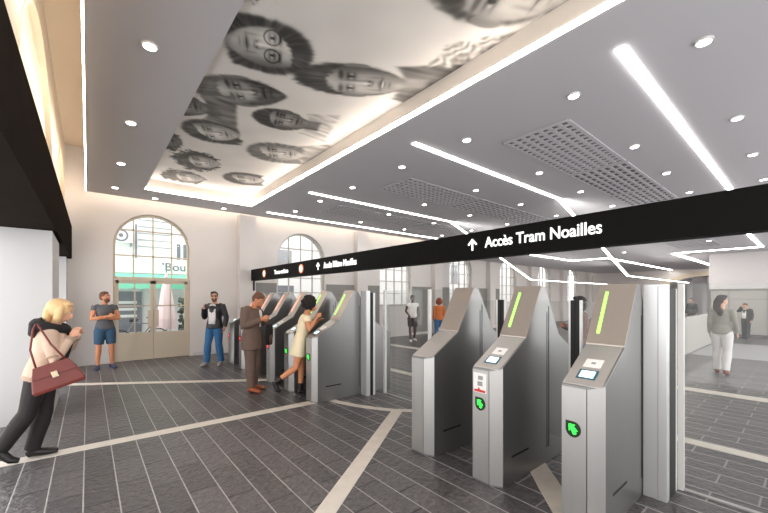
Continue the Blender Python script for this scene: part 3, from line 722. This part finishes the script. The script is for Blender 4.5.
M['whitecloth'] = mat('white_cotton', (232, 228, 226), .8, bump=.2, bscale=14)
M['brownsuit'] = mat('brown_suit', (104, 84, 74), .8, noise_amt=.12, nscale=12, bump=.3, bscale=12)
M['creamcloth'] = mat('cream_dress', (238, 222, 188), .8, noise_amt=.05, bump=.25, bscale=16)
M['tanshoe'] = mat('tan_leather', (150, 78, 48), .4)
M['blackshoe'] = mat('black_shoe', (22, 18, 20), .45)
M['blueshoe'] = mat('navy_shoe', (52, 62, 92), .6)
M['greyshoe'] = mat('grey_trainer', (170, 166, 166), .6)
M['greentop'] = mat('grey_green_top', (150, 148, 138), .85, bump=.25, bscale=16)
M['orangetop'] = mat('orange_top', (214, 120, 60), .8)
M['darkshorts'] = mat('dark_shorts', (60, 46, 46), .85)
M['darksuit'] = mat('dark_suit', (58, 58, 56), .8)
M['brownjacket'] = mat('brown_jacket', (120, 88, 78), .8)
M['redleather'] = mat('red_brown_leather', (108, 40, 32), .45, noise_amt=.15, nscale=6, bump=.15, bscale=20)
M['brass'] = mat('pale_brass', (206, 190, 160), .35, .8)
M['eyewhite'] = mat('eye_white', (230, 226, 222), .3)
M['lip'] = mat('lips', (176, 96, 88), .5)
LR = (-1, 1)
def person(name, loc, yaw, h, label, pose=None, skin='skin', hair=('darkhair', 'short'), top=None, bottom=None, shoes=None, female=False, head=(0, 0, 0), voxel=.011, group=None, hands=True, faces=True, beard=None, extra=None):
    """figure in its own frame: +Y forward, +X its right; joints in metres for a 1.75 m person"""
    S = h / 1.75; sk = M[skin]
    J = dict(pel=(0, 0, .95), wai=(0, -.005, 1.10), che=(0, .005, 1.30), nek=(0, -.015, 1.475), hed=(0, .02, 1.625),
             shR=(.178, -.015, 1.41), elR=(.235, -.03, 1.13), wrR=(.235, .05, .89), shL=(-.178, -.015, 1.41), elL=(-.235, -.03, 1.13), wrL=(-.235, .05, .89),
             hipR=(.088, 0, .92), knR=(.10, .02, .50), anR=(.10, -.02, .085), hipL=(-.088, 0, .92), knL=(-.10, .02, .50), anL=(-.10, -.02, .085),
             toR=(.13, .13, .03), toL=(-.13, .13, .03))
    if female: J.update(shR=(.165, -.015, 1.40), shL=(-.165, -.015, 1.40), elR=(.20, -.03, 1.13), elL=(-.20, -.03, 1.13), wrR=(.21, .05, .90), wrL=(-.21, .05, .90))
    if pose: J.update(pose)
    if not pose or 'toR' not in pose: J['toR'] = tuple(V(J['anR']) + V((.03, .15, -.055)))
    if not pose or 'toL' not in pose: J['toL'] = tuple(V(J['anL']) + V((-.03, .15, -.055)))
    J = {k: V(v) * S for k, v in J.items()}
    r = empty(name, loc, yaw, label, 'person', group)
    side = (J['shR'] - J['shL']).normalized(); hip = (J['hipR'] - J['hipL']).normalized()
    up_t = (J['nek'] - J['che']).normalized(); fw = up_t.cross(side).normalized()
    sh_w = (J['shR'] - J['shL']).length / 2
    k = .93 if female else 1.0
    def torso(bm, t=0., z0='crotch', hem=None, flare=1.0, top=True):
        c = J; d = (c['pel'] - c['wai']).normalized()
        pts, rad = [], []
        if hem is not None:
            e = c['pel'] + d * hem * S
            pts += [e, c['pel'] + d * hem * S * .5]; rad += [(.165 * flare, .115 * flare), (.172 * (1 + flare) / 2, .118 * (1 + flare) / 2)]
        elif z0 == 'crotch':
            pts += [c['pel'] + d * .10 * S, c['pel'] + d * .05 * S]; rad += [(.10, .085), (.155, .108)]
        if not top:
            pts += [c['pel'], c['pel'].lerp(c['wai'], .45)]; rad += [(.170, .116), (.156, .106)]
            return tube(bm, pts, [((a + t) * S, (b + t) * S) for a, b in rad], 20, ref=side)
        pts += [c['pel'], c['pel'].lerp(c['wai'], .5), c['wai'], c['wai'].lerp(c['che'], .5), c['che']]
        rad += [(.170, .116), (.156, .106), (.135 * k * (.92 if female else 1), .098 * k), (.148 * k, .105 * k), (.164 * k, .118 * k)]
        if top:
            pts += [c['che'].lerp(c['nek'], .42), c['che'].lerp(c['nek'], .70), c['che'].lerp(c['nek'], .88)]; rad += [(.170 * k, .108 * k), (.135 * k, .082), (.075, .062)]
        rr = [((a + t) * S, (b + t) * S) for a, b in rad]
        ref = side
        tube(bm, pts, rr, 20, ref=ref)
        if female:
            for s in LR: ball(bm, c['che'] + side * s * .07 * S + fw * .075 * S, (.058 + t) * S)
        return bm
    def limb(bm, pts, rad, t=0., seg=12): return tube(bm, pts, [(x + t) * S for x in rad], seg)
    def arm(bm, s, t=0., upto=1.0, grow=1.0):
        n = 'R' if s > 0 else 'L'; a, e, w_ = J['sh' + n], J['el' + n], J['wr' + n]
        inner = a.lerp(J['che'] + up_t * .08 * S, .25)
        f = .88 if female else 1.
        P = [inner, a, a.lerp(e, .33), a.lerp(e, .7), e, e.lerp(w_, .3), e.lerp(w_, .7), w_]
        R_ = [.058 * f, .062 * f, .052 * f, .046 * f, .041 * f, .043 * f, .035 * f, .027 * f]
        n_ = {1.0: 8, .5: 4, .3: 3, .95: 8}.get(upto, 8)
        P, R_ = P[:n_], R_[:n_]
        if upto == .95: P[-1] = P[-2].lerp(w_, .9); R_[-1] = .034
        limb(bm, P, R_, t)
        ball(bm, P[0], (R_[0] + t) * S)
    def leg(bm, s, t=0., upto=1.0, wide=0.):
        n = 'R' if s > 0 else 'L'; a, q, w_ = J['hip' + n], J['kn' + n], J['an' + n]
        f = 1.0
        P = [a + V((0, 0, .03)) * S, a.lerp(q, .15), a.lerp(q, .55), a.lerp(q, .85), q, q.lerp(w_, .28), q.lerp(w_, .65), w_]
        R_ = [.080, .092, .074, .058, .054, .057, .043, .036]
        if upto == .55: P, R_ = P[:4], R_[:4]
        if upto == .75: P, R_ = P[:3], R_[:3]
        R_ = [x + wide * (i / max(1, len(R_) - 1)) for i, x in enumerate(R_)]
        limb(bm, P, R_, t)
    def foot(bm, s, t=0., heel=.0):
        n = 'R' if s > 0 else 'L'; a, e = J['an' + n], J['to' + n]
        d = (e - a); d2 = V((d.x, d.y, 0)); d2 = d2.normalized() if d2.length > 1e-6 else V((0, 1, 0))
        dn = d.normalized(); upv = dn.cross(V((d2.y, -d2.x, 0))).normalized()
        if upv.z < 0: upv = -upv
        heelp = a - d2 * .045 * S - V((0, 0, .045)) * S
        if e.z > .04 * S: pass
        tube(bm, [heelp, a * .5 + heelp * .5 + d2 * .02 * S, a.lerp(e, .45) - upv * .012 * S, a.lerp(e, .85), e + d2 * .05 * S * 1.0],
             [((.030 + t) * S, (.030 + t) * S), ((.036 + t) * S, (.042 + t) * S), ((.040 + t) * S, (.034 + t) * S), ((.044 + t) * S, (.026 + t) * S), ((.022 + t) * S, (.014 + t) * S)], 12, ref=V((d2.y, -d2.x, 0)))
        limb(bm, [a, a * .5 + heelp * .5 + d2 * .02 * S], [.036, .036], t)
    def hand(bm, s):
        n = 'R' if s > 0 else 'L'; e, w_ = J['el' + n], J['wr' + n]
        d = (w_ - e).normalized()
        nrm = V(pose['palm' + n]) if pose and 'palm' + n in pose else -side * s
        nrm = (nrm - d * nrm.dot(d)).normalized(); ax = d.cross(nrm)                # ax: across the palm
        th = ax if ax.dot(fw + V((0, 0, .3))) > 0 else -ax                          # thumb side
        pc = w_ + d * .045 * S
        tube(bm, [w_ - d * .01 * S, w_ + d * .03 * S, w_ + d * .085 * S], [(.024 * S, .018 * S), (.038 * S, .016 * S), (.040 * S, .013 * S)], 12, ref=ax)
        for i, ln in enumerate((.070, .080, .075, .058)):
            b0 = w_ + d * .075 * S + th * (.029 - .0195 * i) * S
            p1 = b0 + (d * .95 + nrm * .25) * ln * .45 * S; p2 = p1 + (d * .75 + nrm * .65) * ln * .33 * S; p3 = p2 + (d * .4 + nrm * .9) * ln * .27 * S
            tube(bm, [b0 - d * .015 * S, p1, p2, p3], [.0095 * S, .0088 * S, .008 * S, .0062 * S], 8)
        t0 = w_ + d * .025 * S + th * .030 * S; t1 = t0 + (d * .6 + th * .65 + nrm * .2) * .035 * S; t2 = t1 + (d * .9 + th * .15 + nrm * .4) * .032 * S
        tube(bm, [w_ + d * .02 * S, t0, t1, t2], [.014 * S, .012 * S, .0105 * S, .008 * S], 8)
    # head frame
    yawh, pitch, roll = head
    HM = Matrix.Rotation(yawh, 3, 'Z') @ Matrix.Rotation(pitch, 3, 'X') @ Matrix.Rotation(roll, 3, 'Y')
    hc = J['hed']; H = lambda x, y, z: hc + HM @ (V((x, y, z)) * S)
    bm = BM(); torso(bm)
    ball(bm, H(0, -.005, .035), (.074 * S, .094 * S, .088 * S), HM)                                 # skull
    tube(bm, [H(0, .012, .06), H(0, .022, .0), H(0, .028, -.05), H(0, .034, -.092), H(0, .036, -.112)], [(.066 * S, .072 * S), (.066 * S, .070 * S), (.057 * S, .060 * S), (.040 * S, .044 * S), (.02 * S, .024 * S)], 16, ref=HM @ V((1, 0, 0)))
    tube(bm, [H(0, .088, .012), H(0, .104, -.018), H(0, .114, -.038), H(0, .090, -.044)], [.008 * S, .011 * S, .014 * S, .012 * S], 8)   # nose
    for s in LR:
        ball(bm, H(.072 * s, -.008, -.008), (.010 * S, .018 * S, .032 * S), HM, 10, 8)              # ears
        ball(bm, H(.032 * s, .076, .030), (.022 * S, .014 * S, .010 * S), HM, 10, 8)                # brow ridge
    ball(bm, H(0, .090, -.068), (.022 * S, .010 * S, .009 * S), HM, 10, 8)                          # mouth
    tube(bm, [J['che'].lerp(J['nek'], .8), J['nek'], H(0, -.01, -.06), H(0, -.005, 0)], [.064 * S, .054 * S, .052 * S, .05 * S], 14)
    for s in LR:
        arm(bm, s); leg(bm, s); foot(bm, s)
        if hands: hand(bm, s)
    for v in bm.verts: v.co.z = max(v.co.z, .004)
    b2 = remesh(bm, voxel if hands else voxel, 1)
    for v in b2.verts: v.co.z = max(v.co.z, .003)
    obj('body', b2, sk, r, smooth=True)
    # face details
    if faces:
        for s in LR:
            b = BM(); ball(b, H(.031 * s, .083, .012), (.013 * S, .010 * S, .007 * S), HM, 10, 8)
            e = obj('eye', b, M['eyewhite'], r, smooth=True)
            b = BM(); ball(b, H(.031 * s, .0905, .012), (.006 * S, .004 * S, .006 * S), HM, 8, 6); obj('iris', b, M['darkhair'], e, smooth=True)
            b = BM(); tube(b, [H(.014 * s, .097, .031), H(.034 * s, .094, .037), H(.052 * s, .078, .031)], [.004 * S, .0052 * S, .003 * S], 6); obj('eyebrow', b, M[hair[0]], r)
        b = BM(); ball(b, H(0, .1, -.068), (.02 * S, .005 * S, .007 * S), HM, 10, 8); obj('lips', b, M['lip'], r, smooth=True)
    if beard:
        b = BM(); tube(b, [H(0, .03, -.04), H(0, .038, -.075), H(0, .042, -.108), H(0, .042, -.125)], [(.064 * S, .062 * S), (.058 * S, .062 * S), (.040 * S, .048 * S), (.02 * S, .025 * S)], 16, ref=HM @ V((1, 0, 0)))
        b = remesh(b, .008, 1); obj('beard', b, M[beard], r, smooth=True)
    # hair
    hm, style = hair; b = BM()
    if style in ('short', 'bob', 'long'):
        ball(b, H(0, -.018, .050), (.083 * S, .096 * S, .088 * S), HM)
        ball(b, H(0, -.045, .01), (.080 * S, .070 * S, .085 * S), HM)
        ball(b, H(.02, .035, .098), (.060 * S, .055 * S, .030 * S), HM)
        if style == 'bob':
            ball(b, H(0, -.03, .03), (.112 * S, .118 * S, .11 * S), HM)
            for s in LR: tube(b, [H(.075 * s, .01, .06), H(.095 * s, .01, 0), H(.092 * s, .015, -.07), H(.075 * s, .02, -.12)], [.03 * S, .038 * S, .04 * S, .022 * S], 10)
            tube(b, [H(0, -.07, .06), H(0, -.098, -.02), H(0, -.085, -.10), H(0, -.06, -.14)], [(.07 * S, .04 * S), (.1 * S, .05 * S), (.1 * S, .045 * S), (.07 * S, .03 * S)], 12, ref=HM @ V((1, 0, 0)))
        if style == 'long':
            tube(b, [H(0, -.06, .06), H(0, -.095, -.03), H(0, -.11, -.14), J['che'].lerp(J['nek'], .45) - fw * .115 * S, J['che'] - fw * .125 * S], [(.06 * S, .035 * S), (.072 * S, .04 * S), (.070 * S, .035 * S), (.062 * S, .03 * S), (.03 * S, .02 * S)], 14, ref=side)
    if style == 'curly':
        ball(b, H(0, -.03, .03), (.125 * S, .13 * S, .125 * S), HM)
        rr = random.Random(5)
        for i in range(70):
            a, z = rr.uniform(0, 2 * PI), rr.uniform(-.9, 1); q = math.sqrt(1 - z * z)
            p = (math.cos(a) * q * .12, -.03 + math.sin(a) * q * .125, .03 + z * .12)
            if p[1] > .045 and p[2] < .08: continue
            ball(b, H(*p), .028 * S, HM, 8, 6)
    b = remesh(b, max(.008, voxel * .8), 1); obj('hair', b, M[hm], r, smooth=True)
    # clothes
    def cloth(nm, bm, mt, parent=r): return obj(nm, remesh(bm, max(voxel, .012), 2), M[mt], parent, smooth=True)
    if top:
        kind, mt = top[0], top[1]
        b = BM()
        if kind == 'tee': torso(b, .010, None, hem=.05, flare=1.0); [arm(b, s, .009, .3) for s in LR]
        if kind == 'shirt': torso(b, .012, None, hem=.06, flare=1.0); [arm(b, s, .012, .95) for s in LR]
        if kind == 'jacket': torso(b, .026, None, hem=.08, flare=1.03); [arm(b, s, .020, .95) for s in LR]
        if kind == 'suit': torso(b, .040, None, hem=.22, flare=1.10); [arm(b, s, .026, .95) for s in LR]
        if kind == 'parka': torso(b, .036, None, hem=.06, flare=.97); [arm(b, s, .020, .95) for s in LR]
        if kind == 'dress': torso(b, .014, None, hem=.24, flare=1.12); [arm(b, s, .013, .3) for s in LR]
        c = cloth({'tee': 'tee_shirt', 'shirt': 'shirt', 'jacket': 'jacket', 'suit': 'suit_jacket', 'parka': 'parka', 'dress': 'dress'}[kind], b, mt)
        th = {'tee': .012, 'shirt': .012, 'jacket': .026, 'suit': .040, 'parka': .038, 'dress': .014}[kind]
        if kind in ('jacket', 'suit') and len(top) > 2:                                # open front showing a shirt
            b = BM(); pc = lambda u_, v_, o_: (J['wai'].lerp(J['nek'], v_) + side * u_ * S + fw * o_ * S)
            lo = -.35 if kind == 'jacket' else .12
            f0 = (.098 + th, .118 + th)
            pts = [pc(0, lo, .116 + th - .005), pc(0, .0, .098 + th) if lo < 0 else pc(0, .3, .108 + th), pc(0, .52, .117 + th), pc(0, .78, .088 + th), pc(0, .9, .07 + th)]
            wv = [.08, .09, .095, .085, .06] if kind == 'jacket' else [.008, .02, .045, .055, .045]
            tube(b, pts, [(a * S, .012 * S) for a in wv], 10, ref=side)
            sh = obj('shirt_front', b, M[top[2]], r, smooth=True)
            for s in (LR if kind == 'suit' else ()):                                    # lapels
                b = BM(); q = [p + side * s * (a + .012) * S + fw * .006 * S for p, a in zip(pts, wv)]
                tube(b, q[1:] if kind == 'suit' else q, [((.006 + (.018 if kind == 'suit' else .008) * (i / 3)) * S, .010 * S) for i in range(len(q[1:] if kind == 'suit' else q))], 8, ref=side)
                obj('lapel', b, M[mt], r, smooth=True)
    if bottom:
        kind, mt = bottom; b = BM()
        torso(b, .010, 'crotch', top=False)
        if kind == 'trousers': [leg(b, s, .016, 1.0, .018) for s in LR]
        if kind == 'slim': [leg(b, s, .008, 1.0, .004) for s in LR]
        if kind == 'shorts': [leg(b, s, .014, .55, .018) for s in LR]
        me = cloth(kind if kind != 'slim' else 'trousers', b, mt)
    if shoes:
        for s in LR:
            b = BM(); foot(b, s, .010)
            n = 'R' if s > 0 else 'L'
            if shoes[0] == 'boot': limb(b, [J['an' + n], J['an' + n].lerp(J['kn' + n], .28)], [.044, .050], .008)
            for v in b.verts: v.co.z = max(v.co.z, .001)
            b = remesh(b, .009, 1)
            for v in b.verts: v.co.z = max(v.co.z, .0)
            obj('boot' if shoes[0] == 'boot' else 'shoe', b, M[shoes[1]], r, smooth=True)
    if extra: extra(r, J, S, side, fw, H, HM)
    return r, J, S
def yaw_to(dx, dy): return math.atan2(-dx, dy)                    # turn local +Y onto (dx, dy)
# ---- woman with the handbag, walking past the pier
def hood(r, J, S, side, fw, H, HM):
    b = BM(); c = J['nek'] - fw * .05 * S
    pts = [J['nek'] + side * math.cos(a) * .135 * S + fw * (math.sin(a) * .12 - .03) * S + V((0, 0, -.02 - .02 * math.sin(a))) * S for a in [PI * 2 * k / 20 for k in range(21)]]
    tube(b, pts, [.056 * S] * 21, 10, cap=False)
    tube(b, [J['nek'] - fw * .07 * S + V((0, 0, .03)), J['nek'] - fw * .14 * S + V((0, 0, -.02)), J['nek'] - fw * .155 * S + V((0, 0, -.11)), J['nek'] - fw * .13 * S + V((0, 0, -.16))], [(.14 * S, .06 * S), (.175 * S, .075 * S), (.16 * S, .06 * S), (.08 * S, .02 * S)], 16, ref=side)
    obj('hood', remesh(b, .012, 2), M['blackcloth'], r, smooth=True)
    b = BM()                                                        # open dark lining down the front
    tube(b, [J['nek'] + fw * .085 * S - V((0, 0, .05)), J['che'] + fw * .165 * S, J['wai'] + fw * .155 * S, J['pel'] + fw * .16 * S], [(.05 * S, .03 * S), (.075 * S, .03 * S), (.08 * S, .03 * S), (.08 * S, .025 * S)], 12, ref=side)
    obj('jacket_lining', b, M['blackcloth'], r, smooth=True)
    d = (J['pel'] - J['wai']).normalized()                         # hem band, back seam and sleeve cuffs
    b = BM(); tube(b, [J['pel'] + d * .035 * S, J['pel'] + d * .085 * S], [(.208 * S, .156 * S), (.205 * S, .154 * S)], 24, ref=side); obj('hem_band', remesh(b, .01, 1), M['beigeseam'], r, smooth=True)
    for n in 'RL':
        b = BM(); q = J['el' + n].lerp(J['wr' + n], .82); tube(b, [q, J['el' + n].lerp(J['wr' + n], .92)], [.058 * S, .056 * S], 14); obj('cuff', b, M['beigeseam'], r, smooth=True)
    for n in 'RL':
        b = BM(); q = J['el' + n]; tube(b, [q.lerp(J['sh' + n], .16), q.lerp(J['sh' + n], .10)], [.064 * S, .064 * S], 14); obj('sleeve_seam', b, M['beigeseam'], r, smooth=True)
wl = V((-.40, 5.06, 0)); wyaw = yaw_to(.97, -.10)
person('person', wl, wyaw, 1.63, 'blond woman in beige jacket and black trousers walking past the white pier',
       dict(pel=(0, .045, .95), wai=(0, .075, 1.10), che=(0, .115, 1.29), nek=(0, .145, 1.46), hed=(0, .20, 1.61), shR=(.165, .13, 1.39), shL=(-.165, .15, 1.39),
            elR=(.225, .17, 1.09), wrR=(.10, .30, 1.33), elL=(-.2, .22, 1.12), wrL=(-.04, .32, 1.34), palmR=(-1, .2, .3), palmL=(1, .2, 0),
            hipR=(.085, .03, .92), knR=(.09, -.06, .53), anR=(.09, -.26, .19), toR=(.09, -.17, .045), hipL=(-.085, .05, .92), knL=(-.08, .045, .50), anL=(-.08, -.055, .085), toL=(-.09, .11, .03)),
       hair=('blond', 'bob'), top=('parka', 'beigecloth'), bottom=('trousers', 'blacktrousers'), shoes=('boot', 'blackshoe'), female=True, head=(-.15, -.30, 0), voxel=.009, extra=hood)
# her handbag, hanging from the shoulder strap
Rw = Matrix.Translation(wl) @ Matrix.Rotation(wyaw, 4, 'Z')
hb = empty('handbag', Rw @ V((.345, .235, .775)), wyaw + .12, 'red brown leather handbag with a metal clasp hanging at the blond woman', 'handbag')
b = BM()
lay = []
for z, hw_, dp in ((0, .19, .055), (.03, .20, .06), (.16, .165, .042), (.25, .13, .018)):
    lay.append([b.verts.new((x * dp, y * hw_, z)) for x, y in ((-1, -.94), (-.85, -1), (.85, -1), (1, -.94), (1, .94), (.85, 1), (-.85, 1), (-1, .94))])
for A, B in zip(lay, lay[1:]):
    for i in range(8): b.faces.new((A[i], A[(i + 1) % 8], B[(i + 1) % 8], B[i]))
b.faces.new(lay[0][::-1]); b.faces.new(lay[-1])
obj('bag_body', b, M['redleather'], hb, bevel=.008); hb.rotation_euler = Euler((.30, 0, wyaw + .12))
b = prism(BM(), [(.05, -.165, .14), (.05, .165, .14), (.025, .13, .25), (.025, -.13, .25)], (.006, 0, .002)); obj('flap', b, M['redleather'], hb, bevel=.003)
obj('clasp', bx(.046, .064, -.024, .024, .115, .175), M['brass'], hb, bevel=.004)
b = BM()
tube(b, [(0, -.11, .245), (-.05, -.10, .42), (-.125, -.03, .595), (-.165, .0, .635)], [.009] * 4, 8)
tube(b, [(0, .11, .245), (-.05, .05, .42), (-.125, .02, .595), (-.165, .01, .635)], [.009] * 4, 8)
obj('strap', b, M['redleather'], hb, smooth=True)
# ---- man with folded arms by the arched door
person('person', (.30, 10.42, 0), yaw_to(.12, -1), 1.77, 'man in grey tee and denim shorts with folded arms beside the arched door',
       dict(elR=(.25, .07, 1.14), wrR=(-.03, .22, 1.20), elL=(-.25, .07, 1.14), wrL=(.05, .19, 1.16), palmR=(0, -1, 0), palmL=(0, -1, 0), anR=(.13, -.02, .085), anL=(-.13, -.02, .085), knR=(.115, .02, .5), knL=(-.115, .02, .5)),
       skin='skintan', hair=('brownhair', 'short'), top=('tee', 'greytee'), bottom=('shorts', 'denimdark'), shoes=('shoe', 'blueshoe'), head=(.75, .1, 0), voxel=.010, beard='brownhair')
# ---- man in the black jacket
def shades(r, J, S, side, fw, H, HM):
    b = BM()
    for s in LR: tube(b, [H(.033 * s, .098, .012), H(.033 * s, .104, .012)], [(.024 * S, .018 * S), (.024 * S, .018 * S)], 12, ref=HM @ V((1, 0, 0)))
    tube(b, [H(-.02, .103, .016), H(.02, .103, .016)], [.003, .003], 6)
    for s in LR: tube(b, [H(.056 * s, .098, .016), H(.08 * s, .0, .01)], [.003, .003], 6)
    obj('sunglasses', b, M['rubber'], r)
person('person', (2.37, 9.30, 0), yaw_to(-.62, -.66), 1.78, 'bearded man in open black jacket, white tee and blue jeans by the far gates',
       dict(elL=(-.27, -.03, 1.14), wrL=(-.27, .05, .91), elR=(.25, .02, 1.13), wrR=(.18, .15, 1.36), palmR=(-1, 0, .2), anR=(.14, .10, .085), knR=(.12, .09, .5), anL=(-.13, -.06, .085), knL=(-.11, .02, .5)),
       hair=('darkhair', 'short'), top=('jacket', 'leather', 'whitecloth'), bottom=('trousers', 'denim'), shoes=('shoe', 'greyshoe'), head=(.45, .05, 0), voxel=.010, beard='brownhair', extra=shades)
# ---- man in the brown suit, looking down
person('person', (2.22, 6.31, 0), yaw_to(.62, -.72), 1.77, 'man in brown suit and tan shoes looking down at his hands before the gates',
       dict(che=(0, .01, 1.30), nek=(0, .035, 1.46), hed=(0, .115, 1.585), elR=(.24, -.02, 1.14), wrR=(.09, .22, 1.25), elL=(-.24, .0, 1.14), wrL=(-.05, .24, 1.24), palmR=(-1, 0, .2), palmL=(1, 0, .2),
            anR=(.10, .04, .085), anL=(-.10, -.03, .085)),
       skin='skintan', hair=('brownhair', 'short'), top=('suit', 'brownsuit', 'whitecloth'), bottom=('trousers', 'brownsuit'), shoes=('shoe', 'tanshoe'), head=(0, -.62, 0), voxel=.010)
Rs = Matrix.Translation((2.22, 6.31, 0)) @ Matrix.Rotation(yaw_to(.62, -.72), 4, 'Z')
ct = empty('folded_coat', Rs @ V((-.14, .25, .80)), yaw_to(.62, -.72), 'dark coat draped over the forearm of the man in the brown suit', 'coat')
b = BM(); tube(b, [(0, 0, .36), (0, .01, .30), (0, .0, .15), (.01, .0, 0)], [(.09, .02), (.11, .035), (.12, .04), (.10, .03)], 14); obj('cloth', b, M['blackcloth'], ct, smooth=True)
obj('lining', tube(BM(), [(.0, .03, .30), (0, .036, .02)], [(.05, .008), (.06, .008)], 10), M['brownjacket'], ct, smooth=True)
# ---- woman in the cream dress at the gate
person('person', (2.70, 5.465, 0), yaw_to(.90, -.36), 1.66, 'woman in short cream dress and black ankle boots leaning on a gate',
       dict(pel=(0, .02, .95), wai=(0, .05, 1.10), che=(0, .10, 1.28), nek=(0, .135, 1.45), hed=(0, .19, 1.60), shR=(.16, .11, 1.38), shL=(-.16, .11, 1.38),
            elR=(.24, .14, 1.17), wrR=(.13, .29, 1.38), elL=(-.20, .15, 1.14), wrL=(-.06, .33, 1.30), palmR=(-.3, 0, -1), palmL=(0, 0, -1),
            hipR=(.085, .02, .92), knR=(.085, -.06, .52), anR=(.085, -.40, .30), toR=(.09, -.36, .14), hipL=(-.085, .02, .92), knL=(-.075, .05, .50), anL=(-.07, .02, .11), toL=(-.08, .15, .03)),
       skin='skintan', hair=('blackhair', 'curly'), top=('dress', 'creamcloth'), shoes=('boot', 'blackshoe'), female=True, head=(-.2, -.25, 0), voxel=.010)
# ---- people beyond the gates
person('person', (9.25, 9.5, 0), yaw_to(-.5, -.8), 1.72, 'man in white tee and dark shorts walking beyond the glass screen',
       dict(elR=(.26, .02, 1.14), wrR=(.2, .2, 1.02), anR=(.1, .12, .085), anL=(-.1, -.15, .10)), skin='skindark', hair=('blackhair', 'short'), top=('tee', 'whitecloth'), bottom=('shorts', 'darkshorts'), shoes=('shoe', 'whitecloth'), head=(.2, 0, 0), voxel=.016)
person('person', (9.7, 8.6, 0), yaw_to(.6, .6), 1.62, 'red haired woman in orange top and blue jeans beyond the glass screen',
       dict(anR=(.1, .14, .085), anL=(-.1, -.15, .10), knR=(.1, .1, .5)), hair=('redhair', 'bob'), top=('shirt', 'orangetop'), bottom=('trousers', 'denim'), shoes=('shoe', 'greyshoe'), female=True, voxel=.016)
person('person', (6.6, 2.62, 0), yaw_to(-.6, .8), 1.66, 'dark haired person in brown jacket standing behind the nearest gate',
       dict(elR=(.24, .1, 1.14), wrR=(.1, .25, 1.2)), skin='skintan', hair=('darkhair', 'bob'), top=('jacket', 'brownjacket'), bottom=('trousers', 'denim'), shoes=('shoe', 'blackshoe'), voxel=.014)
person('person', (10.46, 1.27, 0), yaw_to(.92, -.1), 1.69, 'long haired woman in grey top and white trousers seen from behind, right of the gates',
       dict(anR=(.09, -.12, .10), knR=(.09, .0, .5), anL=(-.09, .06, .085), knL=(-.09, .08, .5), toR=(.1, .02, .03), elR=(.23, -.03, 1.14), wrR=(.24, .06, .92)), hair=('darkhair', 'long'), top=('shirt', 'greentop'), bottom=('trousers', 'whitecloth'), shoes=('boot', 'tanshoe'), female=True, head=(-.7, 0, 0), voxel=.013)
person('person', (20.0, 1.72, 0), yaw_to(-.8, .5), 1.42, 'distant person in dark suit lifting one hand by the concrete panels',
       dict(elR=(.3, .08, 1.32), wrR=(.1, .13, 1.56), hed=(0, .06, 1.60), anL=(-.12, .1, .085)), hair=('brownhair', 'short'), top=('jacket', 'darksuit', 'whitecloth'), bottom=('trousers', 'darksuit'), shoes=('shoe', 'blackshoe'), head=(.2, -.2, 0), voxel=.016)
person('person', (24.0, 4.05, 0), yaw_to(-.9, .3), 1.6, 'tiny dark dressed person far behind the white parapet',
       None, hair=('darkhair', 'short'), top=('jacket', 'darksuit'), bottom=('trousers', 'darksuit'), shoes=('shoe', 'blackshoe'), voxel=.02, faces=False)
#=====================================================================  CAMERA
cam = bpy.data.cameras.new('camera'); co = bpy.data.objects.new('camera', cam); link(co)
cam.sensor_width = 36; cam.lens = 36 * 357 / 768; cam.clip_start = .05; cam.clip_end = 200
cam.shift_y = (297 - 256.5) / 768
co.location = (0, 0, 1.65); co.rotation_euler = (PI / 2, 0, -math.atan(296 / 357))
SC.camera = co
#=====================================================================  WORLD
w = bpy.data.worlds.new('sky'); SC.world = w; w.use_nodes = True
bg = w.node_tree.nodes['Background']; bg.inputs[0].default_value = (.99, .985, .98, 1); bg.inputs[1].default_value = 1.7
SC.view_settings.view_transform = 'Standard'; SC.view_settings.look = 'None'; SC.view_settings.exposure = .77; SC.view_settings.gamma = 1
SC.view_settings.use_curve_mapping = False
SC.cycles.use_denoising = True
SC.cycles.max_bounces = 10; SC.cycles.transparent_max_bounces = 24; SC.cycles.diffuse_bounces = 5; SC.cycles.glossy_bounces = 5
SC.cycles.sample_clamp_indirect = 6; SC.cycles.caustics_reflective = False; SC.cycles.caustics_refractive = False
